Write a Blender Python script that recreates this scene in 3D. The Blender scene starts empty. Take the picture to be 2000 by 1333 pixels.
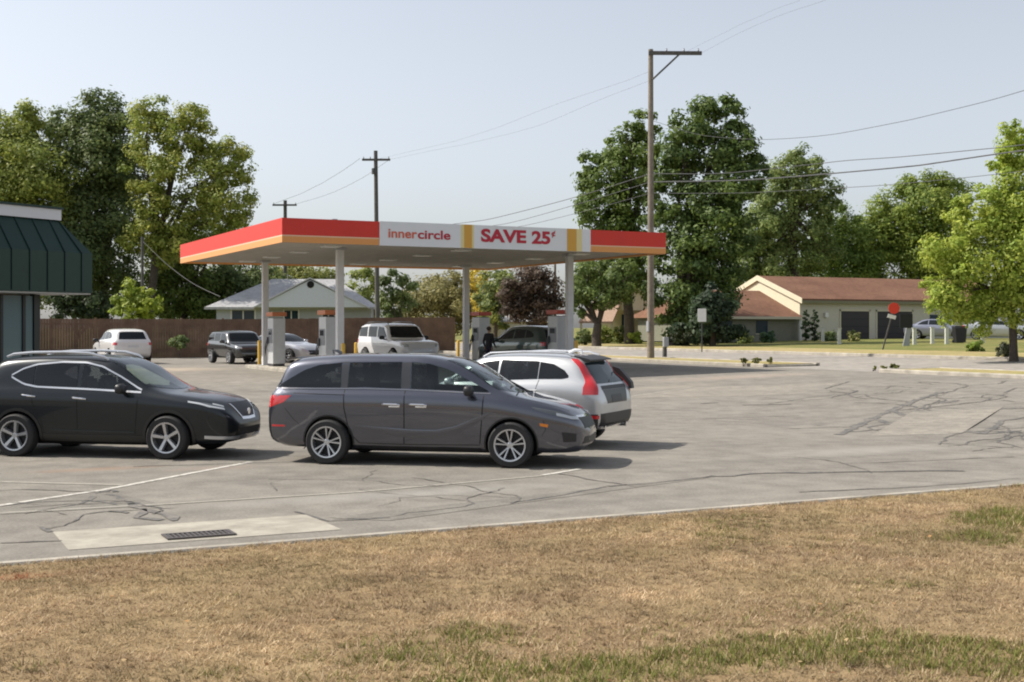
import bpy, bmesh, math, random
import numpy as np
from mathutils import Vector, Matrix
from mathutils.bvhtree import BVHTree
rad = math.radians
scene = bpy.context.scene
COL = scene.collection

# ------------------------------------------------------------------ camera
# world axes follow the lot: +X along the street kerb, +Y along the side street
F, CX, HY, CAMH = 2484.0, 1000.0, 640.0, 2.2
YAW = rad(26.66)
cam_d = bpy.data.cameras.new("camera"); cam = bpy.data.objects.new("camera", cam_d); COL.objects.link(cam)
cam.location = (0, 0, CAMH); cam.rotation_euler = (rad(90), 0, -YAW)
cam_d.sensor_width = 36; cam_d.lens = 36 * F / 2000; cam_d.shift_y = -26.5 / 2000
cam_d.clip_end = 5000; scene.camera = cam

# ------------------------------------------------------------------ light
SUN_EL = rad(48); SUN_AZ = (-0.80, 0.60)          # direction towards the sun (x, y)
world = bpy.data.worlds.new("World"); scene.world = world; world.use_nodes = True
nt = world.node_tree
sky = nt.nodes.new("ShaderNodeTexSky"); sky.sky_type = 'NISHITA'; sky.sun_disc = False
sky.sun_elevation = SUN_EL; sky.sun_rotation = math.atan2(SUN_AZ[0], SUN_AZ[1])
sky.altitude = 200; sky.air_density = 1.0; sky.dust_density = 2.3; sky.ozone_density = 1.2
hs = nt.nodes.new("ShaderNodeHueSaturation"); hs.inputs["Saturation"].default_value = .36      # thin summer haze: a pale, milky sky
tint = nt.nodes.new("ShaderNodeMix"); tint.data_type = 'RGBA'; tint.blend_type = 'MULTIPLY'; tint.inputs[0].default_value = 1; tint.inputs[7].default_value = (.985, .998, 1.02, 1)
nt.links.new(sky.outputs[0], hs.inputs["Color"]); nt.links.new(hs.outputs[0], tint.inputs[6]); nt.links.new(tint.outputs[2], nt.nodes["Background"].inputs[0])
nt.nodes["Background"].inputs[1].default_value = 0.138
sun_d = bpy.data.lights.new("sun", 'SUN'); sun_d.energy = 4.6; sun_d.angle = rad(0.5); sun_d.color = (1.0, 0.93, 0.82)
sun = bpy.data.objects.new("sun", sun_d); COL.objects.link(sun)
sd = Vector((SUN_AZ[0] * math.cos(SUN_EL), SUN_AZ[1] * math.cos(SUN_EL), math.sin(SUN_EL)))
sun.rotation_euler = sd.to_track_quat('Z', 'Y').to_euler(); sun.location = sd * 200
scene.view_settings.view_transform = 'Standard'; scene.view_settings.look = 'None'
scene.view_settings.exposure = 0.30; scene.view_settings.gamma = 1.0
scene.cycles.max_bounces = 6; scene.cycles.filter_width = 2.0

# ------------------------------------------------------------------ helpers
def st(X, Y):
    "camera ground axes (right, ahead) -> lot axes"
    c, s = math.cos(YAW), math.sin(YAW)
    return (c * X + s * Y, -s * X + c * Y)
def at(px, d): return st((px - CX) / F * d, d)
def zat(py, d): return CAMH - (py - HY) * d / F
def S(t): t = np.clip(t, 0, 1); return t * t * (3 - 2 * t)
def tz(a, b):
    sb = S((b - 22) / 20.0); sa = S((a - 18) / 14.0)
    return .45 * sb + (.6 - .45 * sb) * sa + .3 * S((a - 33) / 14.0) + .35 * S((a - 44) / 24.0)
def gp(px, py):
    z = 0.0
    for _ in range(12):
        d = (CAMH - z) * F / (py - HY); a, b = at(px, d); z = .5 * z + .5 * float(tz(a, b))
    return a, b
def hdg(hx, hy):
    "heading in camera ground axes -> z rotation"
    a, b = st(hx, hy); return math.atan2(b, a)

def tag(o, label=None, cat=None, group=None, kind=None):
    if label: o["label"] = label
    if cat: o["category"] = cat
    if group: o["group"] = group
    if kind: o["kind"] = kind
    return o
def empty(name, loc, rz=0, label=None, cat=None, group=None):
    o = bpy.data.objects.new(name, None); COL.objects.link(o); o.location = loc; o.rotation_euler = (0, 0, rz)
    o.empty_display_size = .2
    return tag(o, label, cat, group)
def copy_tree(o, parent=None):
    c = o.copy(); COL.objects.link(c)
    if parent is not None: c.parent = parent
    for ch in list(o.children): copy_tree(ch, c)
    return c

# ------------------------------------------------------------------ materials
def M(name, col, rough=.6, metal=0., coat=0., noise=0., nscale=6., bump=0., bscale=40., spec=.5, col2=None):
    m = bpy.data.materials.new(name); m.use_nodes = True; t = m.node_tree; p = t.nodes["Principled BSDF"]
    p.inputs["Base Color"].default_value = (*col, 1); p.inputs["Roughness"].default_value = rough
    p.inputs["Metallic"].default_value = metal; p.inputs["Coat Weight"].default_value = coat
    p.inputs["Coat Roughness"].default_value = .07; p.inputs["Specular IOR Level"].default_value = spec
    if noise or col2 or bump:
        tc = t.nodes.new("ShaderNodeTexCoord")
    if noise or col2:
        n = t.nodes.new("ShaderNodeTexNoise"); n.inputs["Scale"].default_value = nscale; n.inputs["Detail"].default_value = 6
        n.inputs["Roughness"].default_value = .65
        t.links.new(tc.outputs["Object"], n.inputs["Vector"])
        r = t.nodes.new("ShaderNodeValToRGB"); r.color_ramp.elements[0].position = .32; r.color_ramp.elements[1].position = .68
        c2 = col2 or tuple(min(1, v * (1 + noise)) for v in col); c1 = col if col2 else tuple(v * (1 - noise) for v in col)
        r.color_ramp.elements[0].color = (*c1, 1); r.color_ramp.elements[1].color = (*c2, 1)
        t.links.new(n.outputs["Fac"], r.inputs[0]); t.links.new(r.outputs[0], p.inputs["Base Color"])
    if bump:
        n2 = t.nodes.new("ShaderNodeTexNoise"); n2.inputs["Scale"].default_value = bscale; n2.inputs["Detail"].default_value = 4
        t.links.new(tc.outputs["Object"], n2.inputs["Vector"])
        b = t.nodes.new("ShaderNodeBump"); b.inputs["Strength"].default_value = bump; b.inputs["Distance"].default_value = .02
        t.links.new(n2.outputs["Fac"], b.inputs["Height"]); t.links.new(b.outputs[0], p.inputs["Normal"])
    return m
def paint(name, col, metal=.35, rough=.32, coat=1.0, coat_ior=1.65):
    m = M(name, col, rough, metal, coat); p = m.node_tree.nodes["Principled BSDF"]; p.inputs["Coat IOR"].default_value = coat_ior; p.inputs["Coat Roughness"].default_value = .035
    return m
def glass(name, col, rough=.04):
    m = M(name, col, rough, 0, 0, spec=.28); return m

MAT = dict(
    tyre=M("tyre_rubber", (.02, .02, .021), .75, bump=.2), rim=M("alloy_silver", (.55, .56, .58), .28, .8),
    rimdark=M("wheel_dark", (.015, .015, .017), .6), chrome=M("chrome", (.8, .8, .82), .12, 1.0),
    silvertrim=M("satin_silver", (.6, .62, .65), .3, .7), blackplastic=M("black_plastic", (.018, .018, .02), .45),
    glass=glass("tinted_glass", (.012, .016, .02)), wind=glass("windscreen_glass", (.035, .06, .062)),
    wind_dark=glass("dark_windscreen", (.008, .010, .012)),
    seam=M("panel_gap", (.006, .006, .006), .8), red=M("red_lamp", (.55, .02, .025), .15, coat=1.),
    lamp=M("headlamp_lens", (.55, .58, .6), .08, .3, coat=1.), lampdark=M("headlamp_dark", (.10, .11, .12), .08, .3, coat=1.),
    amber=M("amber_lamp", (.7, .22, .03), .2), plate=M("number_plate", (.6, .6, .62), .5),
    concrete=M("concrete", (.335, .308, .258), .9, noise=.28, nscale=2.2, bump=.3, bscale=60),
    kerb=M("kerb_concrete", (.36, .33, .28), .9, noise=.3, nscale=1.6, bump=.3),
    wood=M("weathered_pole_wood", (.21, .18, .145), .85, noise=.25, nscale=5, bump=.4),
    wooddark=M("dark_pole_wood", (.10, .095, .09), .85, noise=.25, nscale=5),
    grey=M("grey_metal", (.35, .36, .38), .5, .3), darkgrey=M("dark_grey_metal", (.06, .062, .065), .5),
    white=M("white_paint", (.72, .72, .70), .5, noise=.04), yellow=M("yellow_paint", (.62, .38, .05), .5, noise=.1),
    wire=M("wire_black", (.03, .03, .032), .6),
)

# ------------------------------------------------------------------ mesh builder
class MB:
    def __init__(s): s.v = []; s.f = []; s.m = []; s.mi = 0
    def mat(s, i): s.mi = i; return s
    def add(s, vs, fs):
        o = len(s.v); s.v += [tuple(v) for v in vs]
        for f in fs: s.f.append([o + i for i in f]); s.m.append(s.mi)
        return s
    def box(s, x0, x1, y0, y1, z0, z1, T=None):
        vs = [(x, y, z) for z in (z0, z1) for y in (y0, y1) for x in (x0, x1)]
        if T is not None: vs = [tuple(T @ Vector(v)) for v in vs]
        return s.add(vs, [(0, 2, 3, 1), (4, 5, 7, 6), (0, 1, 5, 4), (2, 6, 7, 3), (0, 4, 6, 2), (1, 3, 7, 5)])
    def bevbox(s, x0, x1, y0, y1, z0, z1, b=.02):
        bm = bmesh.new(); bmesh.ops.create_cube(bm, size=1)
        for v in bm.verts:
            v.co = Vector(((x0 + x1) / 2 + v.co.x * (x1 - x0), (y0 + y1) / 2 + v.co.y * (y1 - y0), (z0 + z1) / 2 + v.co.z * (z1 - z0)))
        bmesh.ops.bevel(bm, geom=list(bm.edges), offset=b, segments=2, affect='EDGES', profile=.6)
        return s.bm(bm)
    def bm(s, bm):
        bm.verts.index_update()
        s.add([v.co[:] for v in bm.verts], [[v.index for v in f.verts] for f in bm.faces]); bm.free(); return s
    def tube(s, pts, r, n=8, cap=True):
        pts = [Vector(p) for p in pts]; rs = r if hasattr(r, '__len__') else [r] * len(pts)
        rings = []; up0 = None
        for i, p in enumerate(pts):
            d = (pts[min(i + 1, len(pts) - 1)] - pts[max(i - 1, 0)]).normalized()
            ref = Vector((0, 0, 1)) if abs(d.z) < .9 else Vector((1, 0, 0))
            if up0 is not None and (up0 - d * up0.dot(d)).length > .1: ref = up0
            u = (ref - d * ref.dot(d)).normalized(); w = d.cross(u); up0 = u
            rings.append([p + (u * math.cos(2 * math.pi * k / n) + w * math.sin(2 * math.pi * k / n)) * rs[i] for k in range(n)])
        vs = [v for R in rings for v in R]; fs = []
        for i in range(len(pts) - 1):
            for k in range(n):
                k2 = (k + 1) % n; fs.append((i * n + k, i * n + k2, (i + 1) * n + k2, (i + 1) * n + k))
        if cap: fs.append(tuple(range(n - 1, -1, -1))); fs.append(tuple((len(pts) - 1) * n + k for k in range(n)))
        return s.add(vs, fs)
    def lathe(s, prof, n=32, axis='z', T=None):
        "prof: (r, h) list; closed around the axis"
        vs = []; fs = []
        for (r, h) in prof:
            for k in range(n):
                a = 2 * math.pi * k / n; c, q = r * math.cos(a), r * math.sin(a)
                v = Vector((c, q, h)) if axis == 'z' else Vector((c, h, q))
                vs.append(tuple(T @ v) if T is not None else tuple(v))
        for i in range(len(prof) - 1):
            for k in range(n):
                k2 = (k + 1) % n; fs.append((i * n + k, i * n + k2, (i + 1) * n + k2, (i + 1) * n + k))
        return s.add(vs, fs)
    def prism(s, poly, ax, h0, h1):
        "extrude a 2D polygon; ax = axis of extrusion ('x','y','z')"
        n = len(poly); vs = []
        for h in (h0, h1):
            for (p, q) in poly: vs.append({'x': (h, p, q), 'y': (p, h, q), 'z': (p, q, h)}[ax])
        fs = [tuple(range(n - 1, -1, -1)), tuple(range(n, 2 * n))] + [(i, (i + 1) % n, n + (i + 1) % n, n + i) for i in range(n)]
        return s.add(vs, fs)
    def grid(s, P):
        "P: rows of points"
        n, m = len(P), len(P[0]); vs = [p for R in P for p in R]
        return s.add(vs, [(i * m + j, i * m + j + 1, (i + 1) * m + j + 1, (i + 1) * m + j) for i in range(n - 1) for j in range(m - 1)])
    def build(s, name, mats, parent=None, smooth=False, angle=35, recalc=True, loc=None):
        me = bpy.data.meshes.new(name); me.from_pydata(s.v, [], s.f)
        mats = mats if isinstance(mats, (list, tuple)) else [mats]
        for m in mats: me.materials.append(m)
        me.polygons.foreach_set("material_index", s.m)
        if recalc:
            b = bmesh.new(); b.from_mesh(me); bmesh.ops.recalc_face_normals(b, faces=b.faces); b.to_mesh(me); b.free()
        if smooth:
            me.polygons.foreach_set("use_smooth", [True] * len(me.polygons)); me.set_sharp_from_angle(angle=rad(angle))
        me.update(); o = bpy.data.objects.new(name, me); COL.objects.link(o)
        if parent is not None: o.parent = parent
        if loc is not None: o.location = loc
        return o

def cloud_mesh(name, V, Fc, cols, mat, parent=None, quad=True):
    "fast mesh from numpy arrays: V (n,3), Fc (k,3 or 4), cols (n,3) stored as colour attribute Col"
    me = bpy.data.meshes.new(name); k = Fc.shape[1]
    me.vertices.add(len(V)); me.vertices.foreach_set("co", V.astype(np.float32).ravel())
    me.loops.add(Fc.size); me.loops.foreach_set("vertex_index", Fc.astype(np.int32).ravel())
    me.polygons.add(len(Fc)); me.polygons.foreach_set("loop_start", np.arange(0, Fc.size, k, dtype=np.int32))
    me.polygons.foreach_set("loop_total", np.full(len(Fc), k, dtype=np.int32))
    at_ = me.attributes.new("Col", 'FLOAT_COLOR', 'POINT')
    at_.data.foreach_set("color", np.concatenate([cols, np.ones((len(cols), 1))], 1).astype(np.float32).ravel())
    me.materials.append(mat); me.update(calc_edges=True); me.validate()
    o = bpy.data.objects.new(name, me); COL.objects.link(o)
    if parent is not None: o.parent = parent
    return o
def attr_mat(name, rough=.7, trans=.0, spec=.2):
    m = bpy.data.materials.new(name); m.use_nodes = True; t = m.node_tree; p = t.nodes["Principled BSDF"]
    a = t.nodes.new("ShaderNodeAttribute"); a.attribute_name = "Col"
    t.links.new(a.outputs["Color"], p.inputs["Base Color"]); p.inputs["Roughness"].default_value = rough
    p.inputs["Specular IOR Level"].default_value = spec
    if trans:
        tr = t.nodes.new("ShaderNodeBsdfTranslucent"); t.links.new(a.outputs["Color"], tr.inputs["Color"])
        mx = t.nodes.new("ShaderNodeMixShader"); mx.inputs[0].default_value = trans
        t.links.new(p.outputs[0], mx.inputs[1]); t.links.new(tr.outputs[0], mx.inputs[2])
        t.links.new(mx.outputs[0], t.nodes["Material Output"].inputs["Surface"])
    return m
LEAF = attr_mat("leaf", .55, .45, .3); BLADE = attr_mat("grass_blade", .8, .25, .1)

def vnoise(x, y, seed=0):
    "value noise on numpy arrays"
    xi = np.floor(x).astype(np.int64); yi = np.floor(y).astype(np.int64); fx = S(x - xi); fy = S(y - yi)
    def h(i, j):
        n = (i * 374761393 + j * 668265263 + seed * 1442695041) & 0x7fffffff
        n = ((n ^ (n >> 13)) * 1274126177) & 0x7fffffff
        return ((n ^ (n >> 16)) & 0xffff) / 65535.0
    return (h(xi, yi) * (1 - fx) + h(xi + 1, yi) * fx) * (1 - fy) + (h(xi, yi + 1) * (1 - fx) + h(xi + 1, yi + 1) * fx) * fy
def fbm(x, y, seed=0, o=4):
    r = 0; a = .5
    for k in range(o): r = r + a * vnoise(x * 2 ** k, y * 2 ** k, seed + k); a *= .5
    return r / (1 - .5 ** o)
# ------------------------------------------------------------------ the ground
def sheet(name, a0, a1, b0, b1, dz, step, mat, zf=tz, kind="structure"):
    na, nb = max(2, int((a1 - a0) / step) + 1), max(2, int((b1 - b0) / step) + 1)
    A, B = np.meshgrid(np.linspace(a0, a1, na), np.linspace(b0, b1, nb)); Z = zf(A, B) + dz
    mb = MB(); mb.v = list(zip(A.ravel().tolist(), B.ravel().tolist(), Z.ravel().tolist()))
    for j in range(nb - 1):
        for i in range(na - 1):
            k = j * na + i; mb.f.append([k, k + 1, k + na + 1, k + na]); mb.m.append(0)
    o = mb.build(name, mat, smooth=True, recalc=False); o["kind"] = kind
    return o

def ground_mat(name, cols, scales, rough=.95, bump=.4, bscale=30, spots=()):
    "base + two noise layers; spots: soft stains (x, y, rx, ry, colour)"
    m = bpy.data.materials.new(name); m.use_nodes = True; t = m.node_tree; p = t.nodes["Principled BSDF"]
    p.inputs["Roughness"].default_value = rough; p.inputs["Specular IOR Level"].default_value = .2
    tc = t.nodes.new("ShaderNodeTexCoord")
    prev = None
    for i, sc in enumerate(scales):
        n = t.nodes.new("ShaderNodeTexNoise"); n.inputs["Scale"].default_value = sc; n.inputs["Detail"].default_value = 8
        n.inputs["Roughness"].default_value = .6
        mp = t.nodes.new("ShaderNodeMapping"); mp.inputs["Scale"].default_value = (1, 1.6 if i == 0 else 1, 1)
        t.links.new(tc.outputs["Object"], mp.inputs[0]); t.links.new(mp.outputs[0], n.inputs["Vector"])
        r = t.nodes.new("ShaderNodeValToRGB"); r.color_ramp.elements[0].position = .35; r.color_ramp.elements[1].position = .66
        if i == 0:
            r.color_ramp.elements[0].color = (*cols[0], 1); r.color_ramp.elements[1].color = (*cols[1], 1); t.links.new(n.outputs["Fac"], r.inputs[0]); prev = r.outputs[0]
        else:
            r.color_ramp.elements[0].color = (.72, .72, .72, 1); r.color_ramp.elements[1].color = (1.12, 1.12, 1.12, 1); t.links.new(n.outputs["Fac"], r.inputs[0])
            mx = t.nodes.new("ShaderNodeMix"); mx.data_type = 'RGBA'; mx.blend_type = 'MULTIPLY'; mx.inputs[0].default_value = .75
            t.links.new(prev, mx.inputs[6]); t.links.new(r.outputs[0], mx.inputs[7]); prev = mx.outputs[2]
    for (x, y, rx, ry, c, k) in spots:
        mp = t.nodes.new("ShaderNodeMapping"); mp.vector_type = 'TEXTURE'
        mp.inputs["Location"].default_value = (x, y, 0); mp.inputs["Scale"].default_value = (rx, ry, 50)
        t.links.new(tc.outputs["Object"], mp.inputs[0])
        n = t.nodes.new("ShaderNodeTexNoise"); n.inputs["Scale"].default_value = 2.2; n.inputs["Detail"].default_value = 5
        t.links.new(tc.outputs["Object"], n.inputs["Vector"])
        ln = t.nodes.new("ShaderNodeVectorMath"); ln.operation = 'LENGTH'; t.links.new(mp.outputs[0], ln.inputs[0])
        ad = t.nodes.new("ShaderNodeMath"); ad.operation = 'ADD'; t.links.new(ln.outputs["Value"], ad.inputs[0]); t.links.new(n.outputs["Fac"], ad.inputs[1])
        mr = t.nodes.new("ShaderNodeMapRange"); mr.inputs[1].default_value = .6; mr.inputs[2].default_value = 1.5; mr.inputs[3].default_value = k; mr.inputs[4].default_value = 0
        t.links.new(ad.outputs[0], mr.inputs[0])
        mx = t.nodes.new("ShaderNodeMix"); mx.data_type = 'RGBA'; mx.inputs[7].default_value = (*c, 1)
        t.links.new(mr.outputs[0], mx.inputs[0]); t.links.new(prev, mx.inputs[6]); prev = mx.outputs[2]
    t.links.new(prev, p.inputs["Base Color"])
    n2 = t.nodes.new("ShaderNodeTexNoise"); n2.inputs["Scale"].default_value = bscale; n2.inputs["Detail"].default_value = 5
    t.links.new(tc.outputs["Object"], n2.inputs["Vector"])
    b = t.nodes.new("ShaderNodeBump"); b.inputs["Strength"].default_value = bump; b.inputs["Distance"].default_value = .02
    t.links.new(n2.outputs["Fac"], b.inputs["Height"]); t.links.new(b.outputs[0], p.inputs["Normal"])
    return m

sp = []
for (px, py, rx, ry, c, k) in [(190, 917, 1.3, .35, (.30, .20, .14), .55), (420, 915, 1.0, .4, (.34, .26, .22), .4), (330, 722, 3, 3, (.50, .40, .30), .5),
                               (1450, 736, 4, 1.2, (.42, .34, .28), .5), (1300, 757, 3, .8, (.40, .36, .30), .4), (800, 965, 3.0, .5, (.34, .33, .31), .4), (1700, 880, 2.5, .8, (.34, .32, .29), .5)]:
    a, b = gp(px, py); sp.append((a, b, rx, ry, c, k))
for (px, py, rx, ry, k) in [(700, 935, .5, .3, .45), (480, 945, .4, .3, .4), (120, 955, .5, .25, .35), (860, 950, .35, .2, .5), (1250, 905, .6, .3, .35), (1420, 870, .8, .3, .3), (1330, 800, 1.2, .4, .3), (1560, 830, 1.5, .5, .25), (1750, 825, 1.2, .8, .35),
                            (1880, 830, 1.0, .4, .35), (1500, 900, 4.5, .35, .25), (1650, 770, 3.0, .6, .25), (400, 1000, .7, .3, .35), (1120, 985, 2.5, .25, .25), (1880, 945, 2.5, .3, .3), (380, 760, 2, 1, .2)]:
    a, b = gp(px, py); sp.append((a, b, rx, ry, (.12, .115, .105), k))
ASPH = ground_mat("aged_asphalt", [(.222, .205, .180), (.276, .255, .222)], [.22, 1.9, 26], .9, .35, 60, sp)
STREET = ground_mat("street_asphalt", [(.29, .265, .24), (.33, .305, .275)], [.2, 2.5], .9, .3, 60)
SOIL = ground_mat("dry_soil_and_thatch", [(.25, .17, .09), (.36, .265, .145)], [.7, 6, 60], .98, .8, 50)
DRYV = ground_mat("dry_verge", [(.40, .31, .16), (.30, .27, .10)], [.35, 4], .98, .8, 30)
LAWN = ground_mat("lawn_green", [(.13, .155, .04), (.24, .21, .075)], [.18, 2.5], .98, .8, 20)

# one base sheet to the horizon (kept a little below the paved sheets)
def base_sheet():
    def axis(lo, hi, c0, c1): return np.concatenate([np.linspace(lo, c0, 30)[:-1], np.arange(c0, c1, 3.0), np.linspace(c1, hi, 30)])
    xa, xb = axis(-1500, 1500, -70, 130), axis(-1200, 1700, -50, 160); A, B = np.meshgrid(xa, xb)
    Z = tz(A, B) - .12 + .225 * S((A - 43) / 3.5); na, nb = len(xa), len(xb); mb = MB()
    mb.v = list(zip(A.ravel().tolist(), B.ravel().tolist(), Z.ravel().tolist()))
    for j in range(nb - 1):
        for i in range(na - 1): k = j * na + i; mb.f.append([k, k + 1, k + na + 1, k + na]); mb.m.append(0)
    mb.build("ground", LAWN, smooth=True, recalc=False)["kind"] = "structure"
base_sheet()
K0 = 12.28                                             # face of the near kerb
sheet("parking_lot", -60, 32.0, K0 - .02, 74.3, 0, 1.0, ASPH)
sheet("driveway", 32.0, 35.0, 34.6, 41.2, .004, .5, STREET)
sheet("road", 34.9, 42.2, -60, 190, .0, 1.0, STREET)

def kerb(name, p0, p1, w, h0, h1, mat=MAT['kerb'], seg=1.0):
    p0, p1 = Vector(p0), Vector(p1); d = (p1 - p0); n = max(1, int(d.length / seg)); d.normalize(); q = Vector((-d.y, d.x)) * w / 2
    mb = MB(); rows = []
    for i in range(n + 1):
        c = p0.lerp(p1, i / n); z = float(tz(c.x, c.y))
        l, r = c + q, c - q; bq = q * .7
        rows.append([(r.x, r.y, z + h0), (r.x, r.y, z + h1 - .025), (c.x - bq.x, c.y - bq.y, z + h1), (c.x + bq.x, c.y + bq.y, z + h1), (l.x, l.y, z + h1 - .025), (l.x, l.y, z + h0)])
    mb.grid(rows); mb.add(rows[0], [(0, 1, 2, 3, 4, 5)]); mb.add(rows[-1], [(5, 4, 3, 2, 1, 0)])
    o = mb.build(name, mat); o["kind"] = "structure"; return o
kerb("kerb", (-60, K0 - .07), (31.9, K0 - .07), .14, -.2, .10)
kerb("kerb", (32.1, -20), (32.1, 34.6), .22, -.2, .13)
kerb("kerb", (32.1, 41.2), (32.1, 74), .22, -.2, .13)
kerb("kerb", (34.8, -20), (34.8, 34.6), .2, -.2, .13)
kerb("kerb", (34.8, 41.2), (34.8, 120), .2, -.2, .13)
kerb("kerb", (42.3, -40), (42.3, 150), .3, -.2, .14)
kerb("kerb", (32.1, 34.5), (34.8, 34.5), .2, -.2, .13)
kerb("kerb", (32.1, 41.3), (34.8, 41.3), .2, -.2, .09)
sheet("verge", 32.2, 34.7, -20, 34.4, .11, .5, DRYV)
sheet("verge", 32.2, 34.7, 41.4, 74, .11, .5, DRYV)
sheet("dry_lawn_strip", 42.45, 47.5, -40, 150, .11, 1.0, DRYV)
sheet("grass_verge", -60, 60, -40, K0 - .2, .085, 1.0, SOIL)

# concrete apron and drain grate by the kerb
sheet("concrete_apron", 1.72, 4.55, 13.18, 14.42, .005, .4, MAT['concrete'])
g = empty("drain_grate", (3.07, 13.48, .012), 0, "dark slotted drain grate in the pale concrete apron by the kerb", "drain grate")
fr = MB(); 
fr.box(-.36, .36, -.17, -.13, 0, .012); fr.box(-.36, .36, .13, .17, 0, .012); fr.box(-.36, -.32, -.13, .13, 0, .012); fr.box(.32, .36, -.13, .13, 0, .012)
fr.build("grate_frame", M("cast_iron", (.11, .10, .095), .6, .5), g)
br = MB(); 
for i in range(13): br.box(-.3 + i * .05 - .011, -.3 + i * .05 + .011, -.13, .13, 0, .010)
br.build("grate_bars", M("cast_iron_bars", (.11, .10, .10), .6, .5), g)
MB().box(-.32, .32, -.13, .13, -.004, -.001).build("grate_pit", M("pit_dark", (.012, .012, .012), .9), g)

# worn paint lines and sealed cracks
def ribbon(mb, pts, w, dz, jit=0, seed=0):
    rnd = random.Random(seed); P = []
    for i in range(len(pts) - 1):
        p, q = Vector(pts[i]), Vector(pts[i + 1]); n = max(2, int((q - p).length / .25))
        for k in range(n): P.append(p.lerp(q, k / n))
    P.append(Vector(pts[-1])); rows = []
    for i, p in enumerate(P):
        d = (P[min(i + 1, len(P) - 1)] - P[max(i - 1, 0)]).normalized(); q = Vector((-d.y, d.x)); o = q * rnd.uniform(-jit, jit)
        ww = w * (1 if not jit else rnd.uniform(.35, 1.1)); l = p + o + q * ww / 2; r = p + o - q * ww / 2
        rows.append([(l.x, l.y, float(tz(l.x, l.y)) + dz), (r.x, r.y, float(tz(r.x, r.y)) + dz)])
    mb.grid(rows)
def worn(name, c, base, thr=.5, sc=9):
    m = bpy.data.materials.new(name); m.use_nodes = True; t = m.node_tree; p = t.nodes["Principled BSDF"]; p.inputs["Roughness"].default_value = .9
    tc = t.nodes.new("ShaderNodeTexCoord"); n = t.nodes.new("ShaderNodeTexNoise"); n.inputs["Scale"].default_value = sc; n.inputs["Detail"].default_value = 8; n.inputs["Roughness"].default_value = .75
    t.links.new(tc.outputs["Object"], n.inputs[0]); r = t.nodes.new("ShaderNodeValToRGB")
    r.color_ramp.elements[0].position = thr - .12; r.color_ramp.elements[1].position = thr + .12
    r.color_ramp.elements[0].color = (*base, 1); r.color_ramp.elements[1].color = (*c, 1)
    t.links.new(n.outputs["Fac"], r.inputs[0]); t.links.new(r.outputs[0], p.inputs["Base Color"]); return m
PAINTL = worn("worn_white_paint", (.56, .54, .49), (.262, .24, .206), .45)
FAINT = worn("faint_paint", (.36, .34, .29), (.262, .24, .206), .5)
TAR = worn("crack_sealant", (.085, .083, .080), (.22, .20, .175), .46, 4)
def patch_sheet(px, dz, mat):
    P = [gp(*p) for p in px]; rows = [[(a, b, float(tz(a, b)) + dz) for a, b in (Vector(P[0]).lerp(Vector(P[1]), k / 10), Vector(P[3]).lerp(Vector(P[2]), k / 10))] for k in range(11)]
    m_ = MB(); m_.grid(rows); m_.build("pavement_patch", mat, recalc=False)["kind"] = "structure"
PT1 = ground_mat("darker_patch_asphalt", [(.205, .192, .170), (.245, .228, .2)], [.5, 3, 30], .9, .35, 60); PT2 = ground_mat("paler_patch_asphalt", [(.262, .242, .208), (.315, .29, .25)], [.4, 3, 30], .9, .35, 60)
patch_sheet([(640, 1012), (1200, 951), (1400, 932), (760, 1018)], .004, PT1); patch_sheet([(1700, 852), (1880, 846), (1960, 795), (1785, 803)], .004, PT2); patch_sheet([(0, 1006), (320, 987), (210, 960), (0, 990)], .004, PT1); patch_sheet([(1215, 778), (1560, 770), (1640, 748), (1360, 757)], .004, PT2)
mb = MB(); ribbon(mb, [gp(-150, 1010), gp(0, 988), gp(200, 958), gp(490, 903)], .11, .006)
ribbon(mb, [gp(1060, 929), gp(1132, 917)], .10, .006)
mb.build("parking_line", PAINTL, recalc=False)["kind"] = "structure"
mb = MB(); ribbon(mb, [gp(-100, 1008), gp(0, 1003), gp(330, 985), gp(700, 962), gp(1060, 930)], .09, .006)
ribbon(mb, [gp(1215, 777), gp(1350, 757)], .10, .006); ribbon(mb, [gp(0, 942), gp(240, 948)], .12, .006); ribbon(mb, [gp(1100, 868), gp(1280, 866)], .1, .006)
ribbon(mb, [gp(1720, 850), gp(1850, 847)], .18, .006)
mb.build("faded_parking_line", FAINT, recalc=False)["kind"] = "structure"
mb = MB()
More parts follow.
